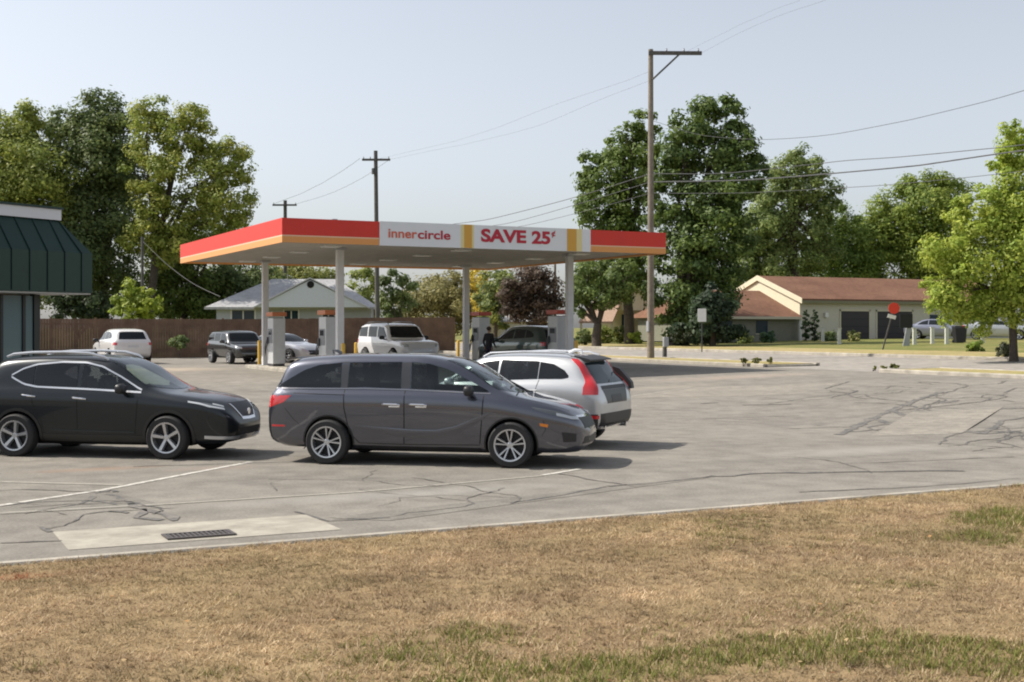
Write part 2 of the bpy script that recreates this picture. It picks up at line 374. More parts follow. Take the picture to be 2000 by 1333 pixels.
for k, (w, pts) in enumerate([(0.24, [(1640, 850), (1665, 838), (1700, 820), (1740, 802), (1775, 788), (1840, 766)]), (0.14, [(1705, 818), (1735, 828), (1775, 840), (1800, 840)]),
        (0.15, [(1785, 804), (1830, 803), (2050, 797)]), (0.21, [(1780, 804), (1800, 804)]), (0.18, [(1865, 830), (1885, 815)]), (0.20, [(1840, 838), (1880, 841), (1910, 848)]), (0.15, [(1838, 788), (1868, 782)]),
        (.34, [(1785, 806), (1805, 803)]), (.30, [(1838, 787), (1868, 783)]), (.30, [(1862, 832), (1880, 818)]), (.34, [(1845, 839), (1880, 841)]), (.26, [(1710, 820), (1745, 830), (1775, 840)]), (.22, [(1800, 804), (1900, 800), (2050, 796)]), (.25, [(1880, 842), (1925, 848), (1990, 843)]), (.2, [(1740, 802), (1790, 820), (1850, 836)]), (.22, [(1925, 848), (1960, 822), (2010, 815)]), (.22, [(1370, 789), (1400, 787)]), (.2, [(1450, 792), (1545, 790)]),
        (.12, [(1960, 768), (1985, 758)]), (.13, [(1375, 788), (1395, 788)]), (.07, [(1495, 792), (1545, 790)]), (.08, [(1610, 760), (1660, 746)]),
        (0.15, [(1395, 932), (1470, 926), (1600, 924), (1720, 922), (1880, 920)]), (0.11, [(1190, 951), (1260, 946), (1395, 930)]), (.05, [(1000, 983), (1110, 965), (1190, 951)]),
        (.05, [(1090, 926), (1170, 940), (1240, 950)]), (.10, [(160, 985), (185, 966), (215, 958), (222, 962)]), (.07, [(175, 980), (230, 986)]), (.13, [(215, 966), (240, 975), (262, 986)]),
        (.12, [(213, 1000), (250, 1003)]), (.16, [(255, 985), (300, 1000), (345, 1018)]), (.14, [(290, 996), (270, 1012), (320, 1016)]), (.08, [(85, 1030), (98, 1040)]),
        (.06, [(575, 1000), (640, 1020), (760, 1012)]), (.05, [(0, 1062), (120, 1058)]), (.05, [(1560, 962), (1800, 952), (1990, 935)]), (.05, [(260, 912), (800, 896)]), (.05, [(1700, 905), (1980, 893)]), (.04, [(1300, 820), (1560, 812)])]):
    ribbon(mb, [gp(*p) for p in pts], w, .008, .05 if w > .1 else .035, k)
rc = random.Random(44)
def walk(p, ang, n, w, depth=0):
    P = [p]
    for i in range(n):
        ang += rc.gauss(0, .32); p = (p[0] + .28 * math.cos(ang), p[1] + .28 * math.sin(ang)); P.append(p)
        if depth < 2 and rc.random() < .13: walk(p, ang + rc.choice((-1, 1)) * rc.uniform(.6, 1.3), int(n * .5), w * .7, depth + 1)
    if len(P) > 2: ribbon(mb, P, w, .008 + .0005 * depth, .02, rc.randint(0, 999))
for (px, py, a_, n_, w_) in [(1650, 845, .3, 22, .10), (1740, 802, -.6, 14, .09), (1790, 806, .5, 18, .10), (1860, 838, 1.2, 14, .09), (1900, 815, 2.6, 16, .08), (1960, 850, .2, 16, .07), (1840, 770, .1, 18, .08), (1500, 790, .3, 16, .06), 
                            (1000, 985, 1.0, 12, .035), (300, 1005, .8, 10, .05), (215, 962, 2.4, 9, .05), (640, 1018, .2, 14, .035), (1700, 925, 1.1, 10, .035), (860, 950, 2.2, 10, .03), (90, 1035, 1.2, 8, .04)]: walk(gp(px, py), a_, n_, w_)
mb.build("pavement_crack", TAR, recalc=False)["kind"] = "structure"

# ------------------------------------------------------------------ near grass: many blades
rng = np.random.default_rng(7)
def grass():
    N = 260000
    a = rng.uniform(-16, 27, N); b = rng.uniform(2.5, K0 - .12, N)
    c, s = math.cos(YAW), math.sin(YAW); X = c * a - s * b; Y = s * a + c * b
    k = (Y > 6.6) & (np.abs(X) < .44 * Y + 9) & (rng.uniform(0, 1, N) < np.clip(1.25 - (Y - 7) * .035, .5, 1) * np.where(np.abs(X) < .44 * Y + 1.2, 1, .45))
    a, b, Y, X = a[k], b[k], Y[k], X[k]; n = len(a)
    g = fbm(a * .8, b * .8, 3, 4) * .9 + .15 * vnoise(a * 6, b * 6, 9) - .12
    for (px, py, r, w) in [(120, 1290, .55, .22), (440, 1255, .28, .26), (400, 1320, .5, .2), (1150, 1325, .6, .48), (1350, 1300, .6, .52), (1530, 1275, .6, .5), (1000, 1335, .5, .38), (1690, 1265, .6, .40), (1850, 1300, .8, .34), (1980, 1280, .7, .34), (1990, 1010, 1.1, .46), (1950, 1050, 1.0, .26), (1900, 965, 1.5, .25), (300, 1130, 2.0, -.08), (1000, 1090, 2.5, -.07), (750, 1310, .6, -.08),
                           (1290, 1150, .22, .20), (720, 1190, .4, .22), (540, 1200, .35, .18), (880, 1260, .6, .15), (700, 1210, .3, .1), (1800, 1150, .8, .06), (450, 1160, .3, .12)]:
        d = (CAMH - .09) * F / (py - HY); pa, pb = at(px, d); g = g + w * np.exp(-((a - pa) ** 2 + ((b - pb) * 1.5) ** 2) / r ** 2)
    green = np.clip((g - .545) / .25, 0, 1)
    dens = fbm(a * 1.7, b * 1.7, 21, 3); h = (.018 + .022 * rng.uniform(0, 1, n) + .028 * green) * (.6 + .7 * dens)
    nb = 5; tot = n * nb
    ai = np.repeat(a, nb) + rng.normal(0, .022, tot); bi = np.repeat(b, nb) + rng.normal(0, .022, tot); bi = np.minimum(bi, K0 - .12 + .16 * fbm(ai * 2.5, ai * 0 + 3.3, 77, 3) ** 1.5 * rng.uniform(0, 1, tot))
    hi = np.repeat(h, nb) * rng.uniform(.6, 1.3, tot); th = rng.uniform(0, 2 * np.pi, tot); ln = rng.uniform(.4, 2.3, tot) * (1 - .4 * np.repeat(green, nb))
    w = rng.uniform(.003, .006, tot); z0 = tz(ai, bi) + .08
    dx, dy = np.cos(th), np.sin(th)
    V = np.empty((tot, 3, 3)); V[:, 0] = np.stack([ai - dy * w, bi + dx * w, z0], 1); V[:, 1] = np.stack([ai + dy * w, bi - dx * w, z0], 1)
    V[:, 2] = np.stack([ai + dx * hi * ln, bi + dy * hi * ln, z0 + hi], 1)
    u = rng.uniform(0, 1, tot)[:, None]; pat = np.repeat(fbm(a * 1.3, b * 1.3, 40, 4), nb)[:, None]
    straw = np.array([.435, .322, .195]); brown = np.array([.25, .17, .105]); tan = np.array([.54, .425, .285])
    dry = straw * (1 - u) + np.where(u > .8, tan, brown) * u; olv = np.clip((np.repeat(fbm(a * .9 + 7, b * 1.4, 60, 4), nb) - .42) / .25, 0, 1)[:, None]; dry = dry * (.42 + 1.15 * pat); dry = dry * (1 - .28 * olv) + np.array([.25, .235, .10]) * .28 * olv; dry = dry * (.55 + .9 * np.repeat(fbm(a * 7, b * 7, 91, 2), nb)[:, None])
    grn = np.array([.15, .175, .055]) * (.6 + .8 * rng.uniform(0, 1, tot)[:, None]) + np.array([.06, .03, 0]) * u
    gm = (rng.uniform(0, 1, tot) < np.repeat(green, nb) * .78)[:, None]
    c3 = np.where(gm, grn, dry)
    # one reddish patch of bare clay by the kerb at the left
    d = (CAMH - .09) * F / (1128 - HY); pa, pb = at(25, d); redm = np.exp(-(((ai - pa) / .35) ** 2 + ((bi - pb) / .13) ** 2))[:, None]
    c3 = c3 * (1 - .8 * redm) + np.array([.42, .13, .06]) * .8 * redm
    cols = np.repeat(c3[:, None], 3, 1).reshape(-1, 3)
    o = cloud_mesh("grass", V.reshape(-1, 3), np.arange(tot * 3).reshape(-1, 3), cols, BLADE)
    tag(o, "dry brown grass with green patches on the near verge", "grass", kind="stuff")
    # fallen leaves
    m = 55; px = rng.uniform(-60, 2060, m); py = 1000 + 340 * rng.uniform(0, 1, m) ** .6
    d = (CAMH - .13) * F / (py - HY); xy = np.array([at(p, q) for p, q in zip(px, d)]); xy = xy[xy[:, 1] < K0 - .3]; m = len(xy)
    sz = rng.uniform(.012, .024, m); V = []; C_ = []
    for i in range(m):
        e = Matrix.Rotation(rng.uniform(0, 6.3), 3, 'Z') @ Matrix.Rotation(rng.normal(0, .5), 3, 'X')
        cc = np.array([[.45, .33, .18], [.40, .32, .2], [.22, .12, .06], [.42, .24, .11]][int(rng.integers(0, 4))])
        for q in ((-1, -.6, 0), (1, -.5, 0), (.7, .6, .3), (-.8, .6, .2)):
            v = e @ Vector(q) * sz[i]; V.append((xy[i, 0] + v.x, xy[i, 1] + v.y, float(tz(*xy[i])) + .13 + v.z)); C_.append(cc)
    o = cloud_mesh("fallen_leaves", np.array(V), np.arange(m * 4).reshape(-1, 4), np.array(C_), BLADE)
    tag(o, "scattered brown fallen leaves on the dry near verge", "leaves", kind="stuff")
grass()
# ------------------------------------------------------------------ vehicles
def pchip(xs, ys, xq):
    xs = np.asarray(xs, float); ys = np.asarray(ys, float); xq = np.asarray(xq, float)
    if len(xs) == 2: return np.interp(xq, xs, ys)
    h = np.diff(xs); dl = np.diff(ys) / h; d = np.zeros_like(ys)
    for i in range(1, len(xs) - 1):
        if dl[i - 1] * dl[i] > 0:
            w1, w2 = 2 * h[i] + h[i - 1], h[i] + 2 * h[i - 1]; d[i] = (w1 + w2) / (w1 / dl[i - 1] + w2 / dl[i])
    d[0], d[-1] = dl[0], dl[-1]
    i = np.clip(np.searchsorted(xs, xq) - 1, 0, len(xs) - 2); t = np.clip((xq - xs[i]) / h[i], 0, 1)
    return (ys[i] * (1 + 2 * t) * (1 - t) ** 2 + d[i] * h[i] * t * (1 - t) ** 2 + ys[i + 1] * t * t * (3 - 2 * t) + d[i + 1] * h[i] * t * t * (t - 1))

SUV = dict(wb=.93, L=4.78, H=1.72, axles=(.95, 3.70), wr=.36,
    zr=[(0, .86), (.04, 1.06), (.12, 1.2), (.25, 1.40), (.42, 1.60), (.6, 1.67), (.9, 1.705), (1.5, 1.725), (2.1, 1.715), (2.5, 1.665), (2.78, 1.56), (3.15, 1.345), (3.48, 1.165), (3.62, 1.12), (3.9, 1.085), (4.3, 1.03), (4.52, .965), (4.65, .85), (4.74, .68), (4.78, .60)],
    W=[(0, .66), (.04, .78), (.14, .87), (.45, .91), (1.2, .92), (3.4, .92), (3.9, .915), (4.25, .895), (4.5, .83), (4.66, .72), (4.74, .60), (4.78, .48)],
    zb=[(0, .46), (.1, .37), (.5, .27), (4.2, .24), (4.6, .26), (4.78, .38)],
    zs=[(0, .78), (.1, .95), (.6, 1.03), (3, .99), (3.5, .96), (4.1, .92), (4.5, .84), (4.68, .71), (4.78, .54)],
    zt=[(0, .83), (.05, 1.03), (.2, 1.17), (.6, 1.19), (3, 1.13), (3.4, 1.075), (3.9, 1.00), (4.3, .925), (4.55, .83), (4.7, .72), (4.78, .57)],
    wt=[(0, .5), (.2, .68), (.5, .69), (1.5, .71), (2.4, .69), (2.9, .70), (3.3, .76), (3.6, .78), (4, .76), (4.4, .66), (4.62, .5), (4.78, .3)])
VAN = dict(wb=.905, drop=.11, L=5.27, H=1.77, axles=(1.1, 4.1), wr=.355,
    zr=[(0, .80), (.03, 1.02), (.10, 1.2), (.2, 1.42), (.32, 1.62), (.45, 1.69), (.8, 1.735), (1.6, 1.77), (2.5, 1.765), (3.0, 1.70), (3.3, 1.60), (3.75, 1.36), (4.12, 1.15), (4.25, 1.11), (4.6, 1.04), (4.9, .96), (5.1, .86), (5.2, .72), (5.27, .6)],
    W=[(0, .72), (.03, .84), (.12, .93), (.45, .985), (1.5, 1.0), (3.8, 1.0), (4.3, .985), (4.65, .96), (4.92, .89), (5.10, .77), (5.19, .63), (5.24, .48), (5.27, .38)],
    zb=[(0, .44), (.1, .34), (.5, .25), (4.7, .22), (5.1, .235), (5.27, .34)],
    zs=[(0, .76), (.1, .98), (.5, 1.07), (2.2, 1.07), (3.0, 1.04), (3.8, .99), (4.3, .90), (4.7, .81), (5, .73), (5.18, .60), (5.27, .48)],
    zt=[(0, .78), (.05, 1.02), (.12, 1.15), (.3, 1.195), (3.3, 1.185), (3.8, 1.13), (4.2, 1.06), (4.6, .97), (4.9, .88), (5.12, .75), (5.27, .55)],
    wt=[(0, .6), (.2, .76), (.5, .79), (1.2, .81), (2.6, .80), (3.3, .77), (3.8, .80), (4.2, .84), (4.6, .79), (5, .60), (5.27, .3)])
WAG = dict(wb=.925, drop=.1, L=4.65, H=1.71, axles=(.93, 3.70), wr=.36,
    zr=[(0, .84), (.03, .98), (.1, 1.13), (.3, 1.40), (.46, 1.60), (.6, 1.655), (.9, 1.69), (1.6, 1.71), (2.3, 1.68), (2.7, 1.56), (3.1, 1.33), (3.4, 1.12), (3.6, 1.07), (4.1, 1.0), (4.4, .90), (4.58, .75), (4.65, .6)],
    W=[(0, .76), (.03, .84), (.1, .89), (.4, .93), (1.2, .945), (3.4, .945), (4, .92), (4.3, .85), (4.5, .70), (4.65, .5)],
    zb=[(0, .46), (.1, .36), (.5, .27), (4.2, .24), (4.65, .36)],
    zs=[(0, .80), (.1, .95), (.6, 1.03), (3, .97), (3.5, .94), (4.1, .88), (4.45, .78), (4.65, .52)],
    zt=[(0, .82), (.04, .97), (.1, 1.11), (.25, 1.19), (.6, 1.22), (2, 1.18), (3, 1.12), (3.4, 1.06), (4, .99), (4.4, .84), (4.65, .55)],
    wt=[(0, .6), (.1, .74), (.4, .70), (1.2, .70), (2.4, .68), (2.9, .70), (3.4, .76), (4, .72), (4.4, .55), (4.65, .3)])
BOXY = dict(L=4.7, H=1.85, axles=(.95, 3.75), wr=.38,
    zr=[(0, .95), (.03, 1.15), (.08, 1.4), (.16, 1.68), (.3, 1.78), (.7, 1.83), (1.6, 1.85), (2.4, 1.83), (2.75, 1.76), (3.05, 1.5), (3.32, 1.22), (3.45, 1.17), (4.0, 1.13), (4.4, 1.07), (4.58, .98), (4.66, .82), (4.7, .68)],
    W=[(0, .84), (.03, .9), (.15, .93), (1.2, .94), (3.8, .94), (4.3, .92), (4.5, .87), (4.62, .78), (4.7, .66)],
    zb=[(0, .5), (.1, .42), (.5, .33), (4.3, .32), (4.7, .45)],
    zs=[(0, .86), (.1, 1.02), (.6, 1.08), (3.2, 1.05), (4.0, 1.0), (4.5, .93), (4.65, .78), (4.7, .6)],
    zt=[(0, .92), (.03, 1.1), (.1, 1.22), (3.0, 1.2), (3.4, 1.14), (4, 1.08), (4.4, 1.02), (4.6, .92), (4.7, .64)],
    wt=[(0, .7), (.1, .8), (.5, .81), (2.4, .79), (2.9, .79), (3.4, .82), (4.2, .80), (4.5, .70), (4.7, .5)])
SEDAN = dict(L=4.7, H=1.46, axles=(.98, 3.75), wr=.33,
    zr=[(0, .82), (.03, .95), (.1, 1.04), (.5, 1.10), (.75, 1.16), (1.1, 1.32), (1.5, 1.43), (2.0, 1.46), (2.4, 1.44), (2.75, 1.36), (3.1, 1.2), (3.4, 1.03), (3.6, .98), (4.2, .90), (4.5, .78), (4.65, .65), (4.7, .55)],
    W=[(0, .68), (.03, .78), (.15, .87), (.5, .91), (3.4, .91), (4, .89), (4.35, .8), (4.6, .62), (4.7, .45)],
    zb=[(0, .42), (.1, .32), (.5, .22), (4.3, .2), (4.7, .32)],
    zs=[(0, .72), (.1, .84), (.6, .90), (3, .86), (3.5, .84), (4.1, .78), (4.5, .68), (4.7, .48)],
    zt=[(0, .80), (.04, .92), (.15, 1.0), (.6, 1.03), (1.5, 1.02), (3, .97), (3.4, .94), (4, .88), (4.4, .76), (4.7, .5)],
    wt=[(0, .55), (.2, .7), (.7, .70), (1.3, .62), (2.2, .62), (2.8, .66), (3.3, .74), (4, .7), (4.4, .55), (4.7, .3)])

class Car:
    def __init__(c, name, label, cat, loc, rz, sp, paintm, sx=1., sy=1., sz=1., group=None, detail=1.0, dark=MAT['blackplastic']):
        c.sp, c.sx, c.sy, c.sz = sp, sx, sy, sz; c.paint = paintm; c.L = sp['L'] * sx
        c.root = empty(name, loc, rz, label, cat, group)
        c.off = Vector((-c.L / 2, 0, 0)); c.dark = dark
        c.body(detail)
    def P(c, key, x):
        xs = [p[0] * c.sx for p in c.sp[key]]; k = c.sy if key in ('W', 'wt') else c.sz
        return pchip(xs, [p[1] * k for p in c.sp[key]], x)
    def body(c, detail):
        L = c.L; e = np.array([0, .006, .015, .03, .05, .075, .105, .14, .18, .23, .29, .36])
        X = np.unique(np.round(np.concatenate([e, L - e, np.linspace(.4, L - .4, int(64 * detail))]), 4))
        W, zb, zs, zt, wt, zr = (c.P(k, X) for k in ('W', 'zb', 'zs', 'zt', 'wt', 'zr'))
        zt = np.minimum(zt, zr - .015); zs = np.minimum(zs, zt - .03); wt = np.minimum(wt, .93 * W)
        drop = np.minimum(c.sp.get('drop', .085), .5 * (zr - zt)); M_ = int(34 * detail); rings = []
        for i in range(len(X)):
            w, b, s_, t_, u, r, dr = W[i], zb[i], zs[i], zt[i], wt[i], zr[i], drop[i]
            wb = c.sp.get('wb', .945) * w; ze = r - dr
            k = min(1, max(0, (ze - t_) / .3)); ym = wb + (u - wb) * .46 + .012 * k; zm = t_ + (ze - t_) * .5
            pts = np.array([(0, b), (.84 * w, b), (.945 * w, b + .07), (.985 * w, b + .45 * (s_ - b)), (w, s_ - .10 * (s_ - b)), (.984 * w, s_ + .35 * (t_ - s_)), (wb, t_), (ym, zm), (u, ze), (u * .82, r - dr * (.27 + .38 * (1 - k))), (u * .45, r - dr * (.06 + .18 * (1 - k))), (0, r)])
            tt = np.concatenate([[0], np.cumsum(np.maximum(.012, np.hypot(*np.diff(pts, axis=0).T)))]); tt /= tt[-1]
            q = np.linspace(0, 1, M_); y = pchip(tt, pts[:, 0], q); z = pchip(tt, pts[:, 1], q)
            y[0] = y[-1] = 0
            rings.append([(X[i], a, bb) for a, bb in zip(y, z)] + [(X[i], -a, bb) for a, bb in zip(y[-2:0:-1], z[-2:0:-1])])
        n = len(rings[0]); vs = [v for R in rings for v in R]; fs = []
        for i in range(len(rings) - 1):
            for k in range(n): k2 = (k + 1) % n; fs.append((i * n + k, i * n + k2, (i + 1) * n + k2, (i + 1) * n + k))
        for base in (0, (len(rings) - 1) * n):
            for k in range(M_ - 1):
                q = [base + k, base + k + 1, base + (n - k - 1) % n, base + (n - k) % n]
                q2 = []; [q2.append(v) for v in q if v not in q2]
                if len(q2) > 2: fs.append(tuple(q2))
        mb = MB(); mb.add(vs, fs); o = mb.build("body", [c.paint, MAT['seam']], None)
        me0 = o.data
        c.bvh = BVHTree.FromPolygons([v.co.copy() for v in me0.vertices], [list(p.vertices) for p in me0.polygons])
        # wheel housings
        r = c.sp['wr'] * c.sz * 1.0; cut = MB()
        for ax in c.sp['axles']:
            for sd_ in (1, -1):
                wv = float(c.P('W', np.array([ax * c.sx]))[0]); T = Matrix.Translation((ax * c.sx, 0, r))
                R2 = r * 1.16; cut.lathe([(.0001, sd_ * (wv - .34)), (R2, sd_ * (wv - .34)), (R2, sd_ * (wv + .3)), (.0001, sd_ * (wv + .3))], 40, 'y', T)
        co = cut.build("cutter", [MAT['seam'], MAT['seam']])
        b = bmesh.new(); b.from_mesh(co.data); bmesh.ops.remove_doubles(b, verts=b.verts, dist=.0005); bmesh.ops.recalc_face_normals(b, faces=b.faces); b.to_mesh(co.data); b.free()
        md = o.modifiers.new("b", 'BOOLEAN'); md.operation = 'DIFFERENCE'; md.solver = 'EXACT'; md.object = co; md.material_mode = 'TRANSFER'
        dg = bpy.context.evaluated_depsgraph_get(); me = bpy.data.meshes.new_from_object(o.evaluated_get(dg))
        o.modifiers.clear(); o.data = me; bpy.data.objects.remove(co)
        me.polygons.foreach_set("use_smooth", [True] * len(me.polygons)); me.set_sharp_from_angle(angle=rad(38))
        o.parent = c.root; o.location = c.off; c.body_o = o
    def carve(c, mb, mat=None):
        co = mb.build("cutter", [mat or MAT['seam']]); o = c.body_o; co.location = o.location; co.parent = c.root
        b = bmesh.new(); b.from_mesh(co.data); bmesh.ops.remove_doubles(b, verts=b.verts, dist=.0002); bmesh.ops.recalc_face_normals(b, faces=b.faces); b.to_mesh(co.data); b.free()
        bpy.context.view_layer.update()
        md = o.modifiers.new("b", 'BOOLEAN'); md.operation = 'DIFFERENCE'; md.solver = 'EXACT'; md.object = co; md.material_mode = 'TRANSFER'
        dg = bpy.context.evaluated_depsgraph_get(); me = bpy.data.meshes.new_from_object(o.evaluated_get(dg)); o.modifiers.clear(); o.data = me; bpy.data.objects.remove(co)
        me.polygons.foreach_set("use_smooth", [True] * len(me.polygons)); me.set_sharp_from_angle(angle=rad(38))
    def cabin(c, prof, w, wins, ws=(), trim=None, seats=(), floor=.56, dash=None):
        "hollow the body out behind the glass and furnish it: prof = side outline of the room, wins = glazed side openings, ws = (top, bottom, direction) of the end screens"
        lin = CABIN
        mb = MB(); mb.prism(prof, 'y', -w, w); c.carve(mb, lin)
        for t, b in wins:
            poly = list(t) + list(b)[::-1]; cx = sum(p[0] for p in poly) / len(poly); cz = sum(p[1] for p in poly) / len(poly)
            P = []
            for p in poly:
                q = (cx + (p[0] - cx) * .985, cz + (p[1] - cz) * .965)
                if not P or math.hypot(q[0] - P[-1][0], q[1] - P[-1][1]) > .004: P.append(q)
            mb = MB(); mb.prism(P, 'y', -1.6, 1.6); c.carve(mb, lin)
        for T, B, d in ws:
            d = Vector(d).normalized(); n = len(T); T2 = [Vector(t).lerp(Vector(b), .035) for t, b in zip(T, B)]; B2 = [Vector(b).lerp(Vector(t), .05) for t, b in zip(T, B)]
            k = .965; T2 = [Vector((v.x, v.y * k, v.z)) for v in T2]; B2 = [Vector((v.x, v.y * k, v.z)) for v in B2]
            vs = [tuple(v - d * .5) for v in T2 + B2] + [tuple(v + d * .24) for v in T2 + B2]; fs = []
            for i in range(n - 1):
                fs += [(i, i + 1, n + i + 1, n + i), (2 * n + i, 3 * n + i, 3 * n + i + 1, 2 * n + i + 1), (i, 2 * n + i, 2 * n + i + 1, i + 1), (n + i, n + i + 1, 3 * n + i + 1, 3 * n + i)]
            fs += [(0, n, 3 * n, 2 * n), (n - 1, 3 * n - 1, 4 * n - 1, 2 * n - 1)]
            fs[-1] = (n - 1, 2 * n + n - 1, 3 * n + n - 1, n + n - 1)
            mb = MB(); mb.add(vs, fs); c.carve(mb, lin)
        for (x, y, h) in seats:
            mb = MB(); mb.bevbox(x - .25, x + .28, y - .25, y + .25, floor, floor + .22, .05)
            T = Matrix.Translation((x - .26, y, floor + .18)) @ Matrix.Rotation(rad(-14), 4, 'Y')
            bm = bmesh.new(); bmesh.ops.create_cube(bm, size=1)
            for v in bm.verts: v.co = Vector((v.co.x * .14, v.co.y * .48, .31 + v.co.z * .62))
            bmesh.ops.bevel(bm, geom=list(bm.edges), offset=.05, segments=2, affect='EDGES'); bmesh.ops.transform(bm, matrix=T, verts=bm.verts); mb.bm(bm)
            s = c.fin(mb, "seat", SEATM)
            mb = MB(); bm = bmesh.new(); bmesh.ops.create_cube(bm, size=1)
            for v in bm.verts: v.co = Vector((v.co.x * .10, v.co.y * .27, .74 + v.co.z * .19))
            bmesh.ops.bevel(bm, geom=list(bm.edges), offset=.04, segments=2, affect='EDGES'); bmesh.ops.transform(bm, matrix=T, verts=bm.verts); mb.bm(bm); mb.tube([tuple(T @ Vector((0, .05, .58))), tuple(T @ Vector((0, .05, .7)))], .012, 6); mb.tube([tuple(T @ Vector((0, -.05, .58))), tuple(T @ Vector((0, -.05, .7)))], .012, 6)
            h = mb.build("headrest", SEATM, None, True, 40); h.parent = s
        if dash:
            x0, x1, z = dash; mb = MB(); mb.bevbox(x0, x1, -w * .97, w * .97, floor, z, .06); c.fin(mb, "dashboard", DASHM)
            mb = MB(); T = Matrix.Translation((x0 - .10, .36, z - .02)) @ Matrix.Rotation(rad(-65), 4, 'Y')
            mb.tube([tuple(T @ Vector((.18 * math.cos(a), .18 * math.sin(a), 0))) for a in np.linspace(0, 2 * math.pi, 25)], .016, 8); mb.tube([tuple(T @ Vector((-.17, 0, 0))), tuple(T @ Vector((.17, 0, 0)))], .018, 6); mb.tube([tuple(T @ Vector((0, 0, 0))), tuple(T @ Vector((0, 0, -.16)))], .03, 8)
            c.fin(mb, "steering_wheel", DASHM)
    # ---- pieces laid on the body
    def hit(c, p, d):
        p = Vector(p); d = Vector(d).normalized(); h = c.bvh.ray_cast(p - d * 4, d)
        return (h[0], h[1]) if h[0] is not None else (p, -d)
    def patch(c, top, bot, d, n=24, rows=8, off=.004, mb=None, thick=.003):
        "surface between two polylines, laid on the body along direction d"
        d = Vector(d).normalized()
        def res(pl):
            pl = [Vector(p) for p in pl]; ls = [0]
            for i in range(len(pl) - 1): ls.append(ls[-1] + (pl[i + 1] - pl[i]).length)
            out = []
            for k in range(n + 1):
                s_ = ls[-1] * k / n; i = 0
                while i < len(pl) - 2 and ls[i + 1] < s_: i += 1
                t = 0 if ls[i + 1] == ls[i] else (s_ - ls[i]) / (ls[i + 1] - ls[i]); out.append(pl[i].lerp(pl[i + 1], t))
            return out
        A, B = res(top), res(bot); P = []; Q = []
        for j in range(rows + 1):
            R, R2 = [], []
            for k in range(n + 1):
                h, nn = c.hit(A[k].lerp(B[k], j / rows), d); nn = nn if nn.dot(d) < 0 else -nn
                R.append(tuple(h + nn * off)); R2.append(tuple(h - nn * thick))
            P.append(R); Q.append(R2)
        mb = mb if mb is not None else MB(); mb.grid(P)
        # skirt so that the piece has a rim
        ring = P[0] + [r[-1] for r in P[1:]] + P[-1][-2::-1] + [r[0] for r in P[-2:0:-1]]
        ring2 = Q[0] + [r[-1] for r in Q[1:]] + Q[-1][-2::-1] + [r[0] for r in Q[-2:0:-1]]
        m = len(ring); mb.add(ring + ring2, [(i, (i + 1) % m, m + (i + 1) % m, m + i) for i in range(m)])
        return mb
    def fin(c, mb, name, mat, parent=None, label=None):
        o = mb.build(name, mat, None, smooth=True, angle=30); o.parent = parent or c.root
        if parent is None or parent is c.root: o.location = c.off
        if label: o["label"] = label
        return o
    def S2(c, x, z, s=1.0): return (x * c.sx, s * 1.0, z * c.sz)
    def side(c, name, mat, top, bot, sides=(1, -1), n=24, rows=8, off=.004, parent=None):
        out = []
        for s in sides: out.append(c.fin(c.patch([c.S2(x, z, s) for x, z in top], [c.S2(x, z, s) for x, z in bot], (0, -s, 0), n, rows, off), name, mat))
        return out
    def strip(c, mb, pts, w, d, up=(0, 0, 1), off=.006, n=30, rows=2, bulge=0):
        up = Vector(up) * w / 2; pts = [Vector(p) for p in pts]
        return c.patch([p + up for p in pts], [p - up for p in pts], d, n, rows, off, mb)
    def trims(c, name, mat, lines, w, sides=(1, -1), off=.006, vertical=False):
        for s in sides:
            for pts in lines:
                mb = MB(); c.strip(mb, [c.S2(x, z, s) for x, z in pts], w, (0, -s, 0), (1, 0, 0) if vertical else (0, 0, 1), off); c.fin(mb, name, mat)
    def screen_lines(c, xt, zt, yt, xb, zb, yb, ct=.10, cb=.28, front=True):
        f = 1 if front else -1; T = []; B = []
        for k in range(13):
            q = -1 + 2 * k / 12; T.append(((xt - f * ct * q * q) * c.sx, q * yt * c.sy, (zt - .02 * q * q) * c.sz)); B.append(((xb - f * cb * q * q) * c.sx, q * yb * c.sy, zb * c.sz))
        return T, B, ((-.75, 0, -.65) if front else (.9, 0, -.35))
    def windscreen(c, xt, zt, yt, xb, zb, yb, ct=.10, cb=.28, name="windscreen", mat=None, front=True):
        f = 1 if front else -1; T = []; B = []
        for k in range(13):
            q = -1 + 2 * k / 12; T.append(((xt - f * ct * q * q) * c.sx, q * yt * c.sy, (zt - .02 * q * q) * c.sz)); B.append(((xb - f * cb * q * q) * c.sx, q * yb * c.sy, (zb + .0 * q * q) * c.sz))
        d = (-.75 * f, 0, -.65) if front else (.9, 0, -.35)
        return c.fin(c.patch(T, B, d, 28, 14, .004), name, mat or MAT['wind'])
    def wheels(c, style=5, rimmat=None, steer=0):
        r = c.sp['wr'] * c.sz
        proto = None
        for ax in c.sp['axles']:
            for s in (1, -1):
                W = float(c.P('W', np.array([ax * c.sx]))[0])
                if proto is None: proto = make_wheel(r, style, rimmat or MAT['rim']); w = proto
                else: w = copy_tree(proto)
                w.parent = c.root; w.location = c.off + Vector((ax * c.sx, s * (W - .03), r)); w.rotation_euler = (0, rad(20 * ax * s + 11), 0 if s > 0 else math.pi)
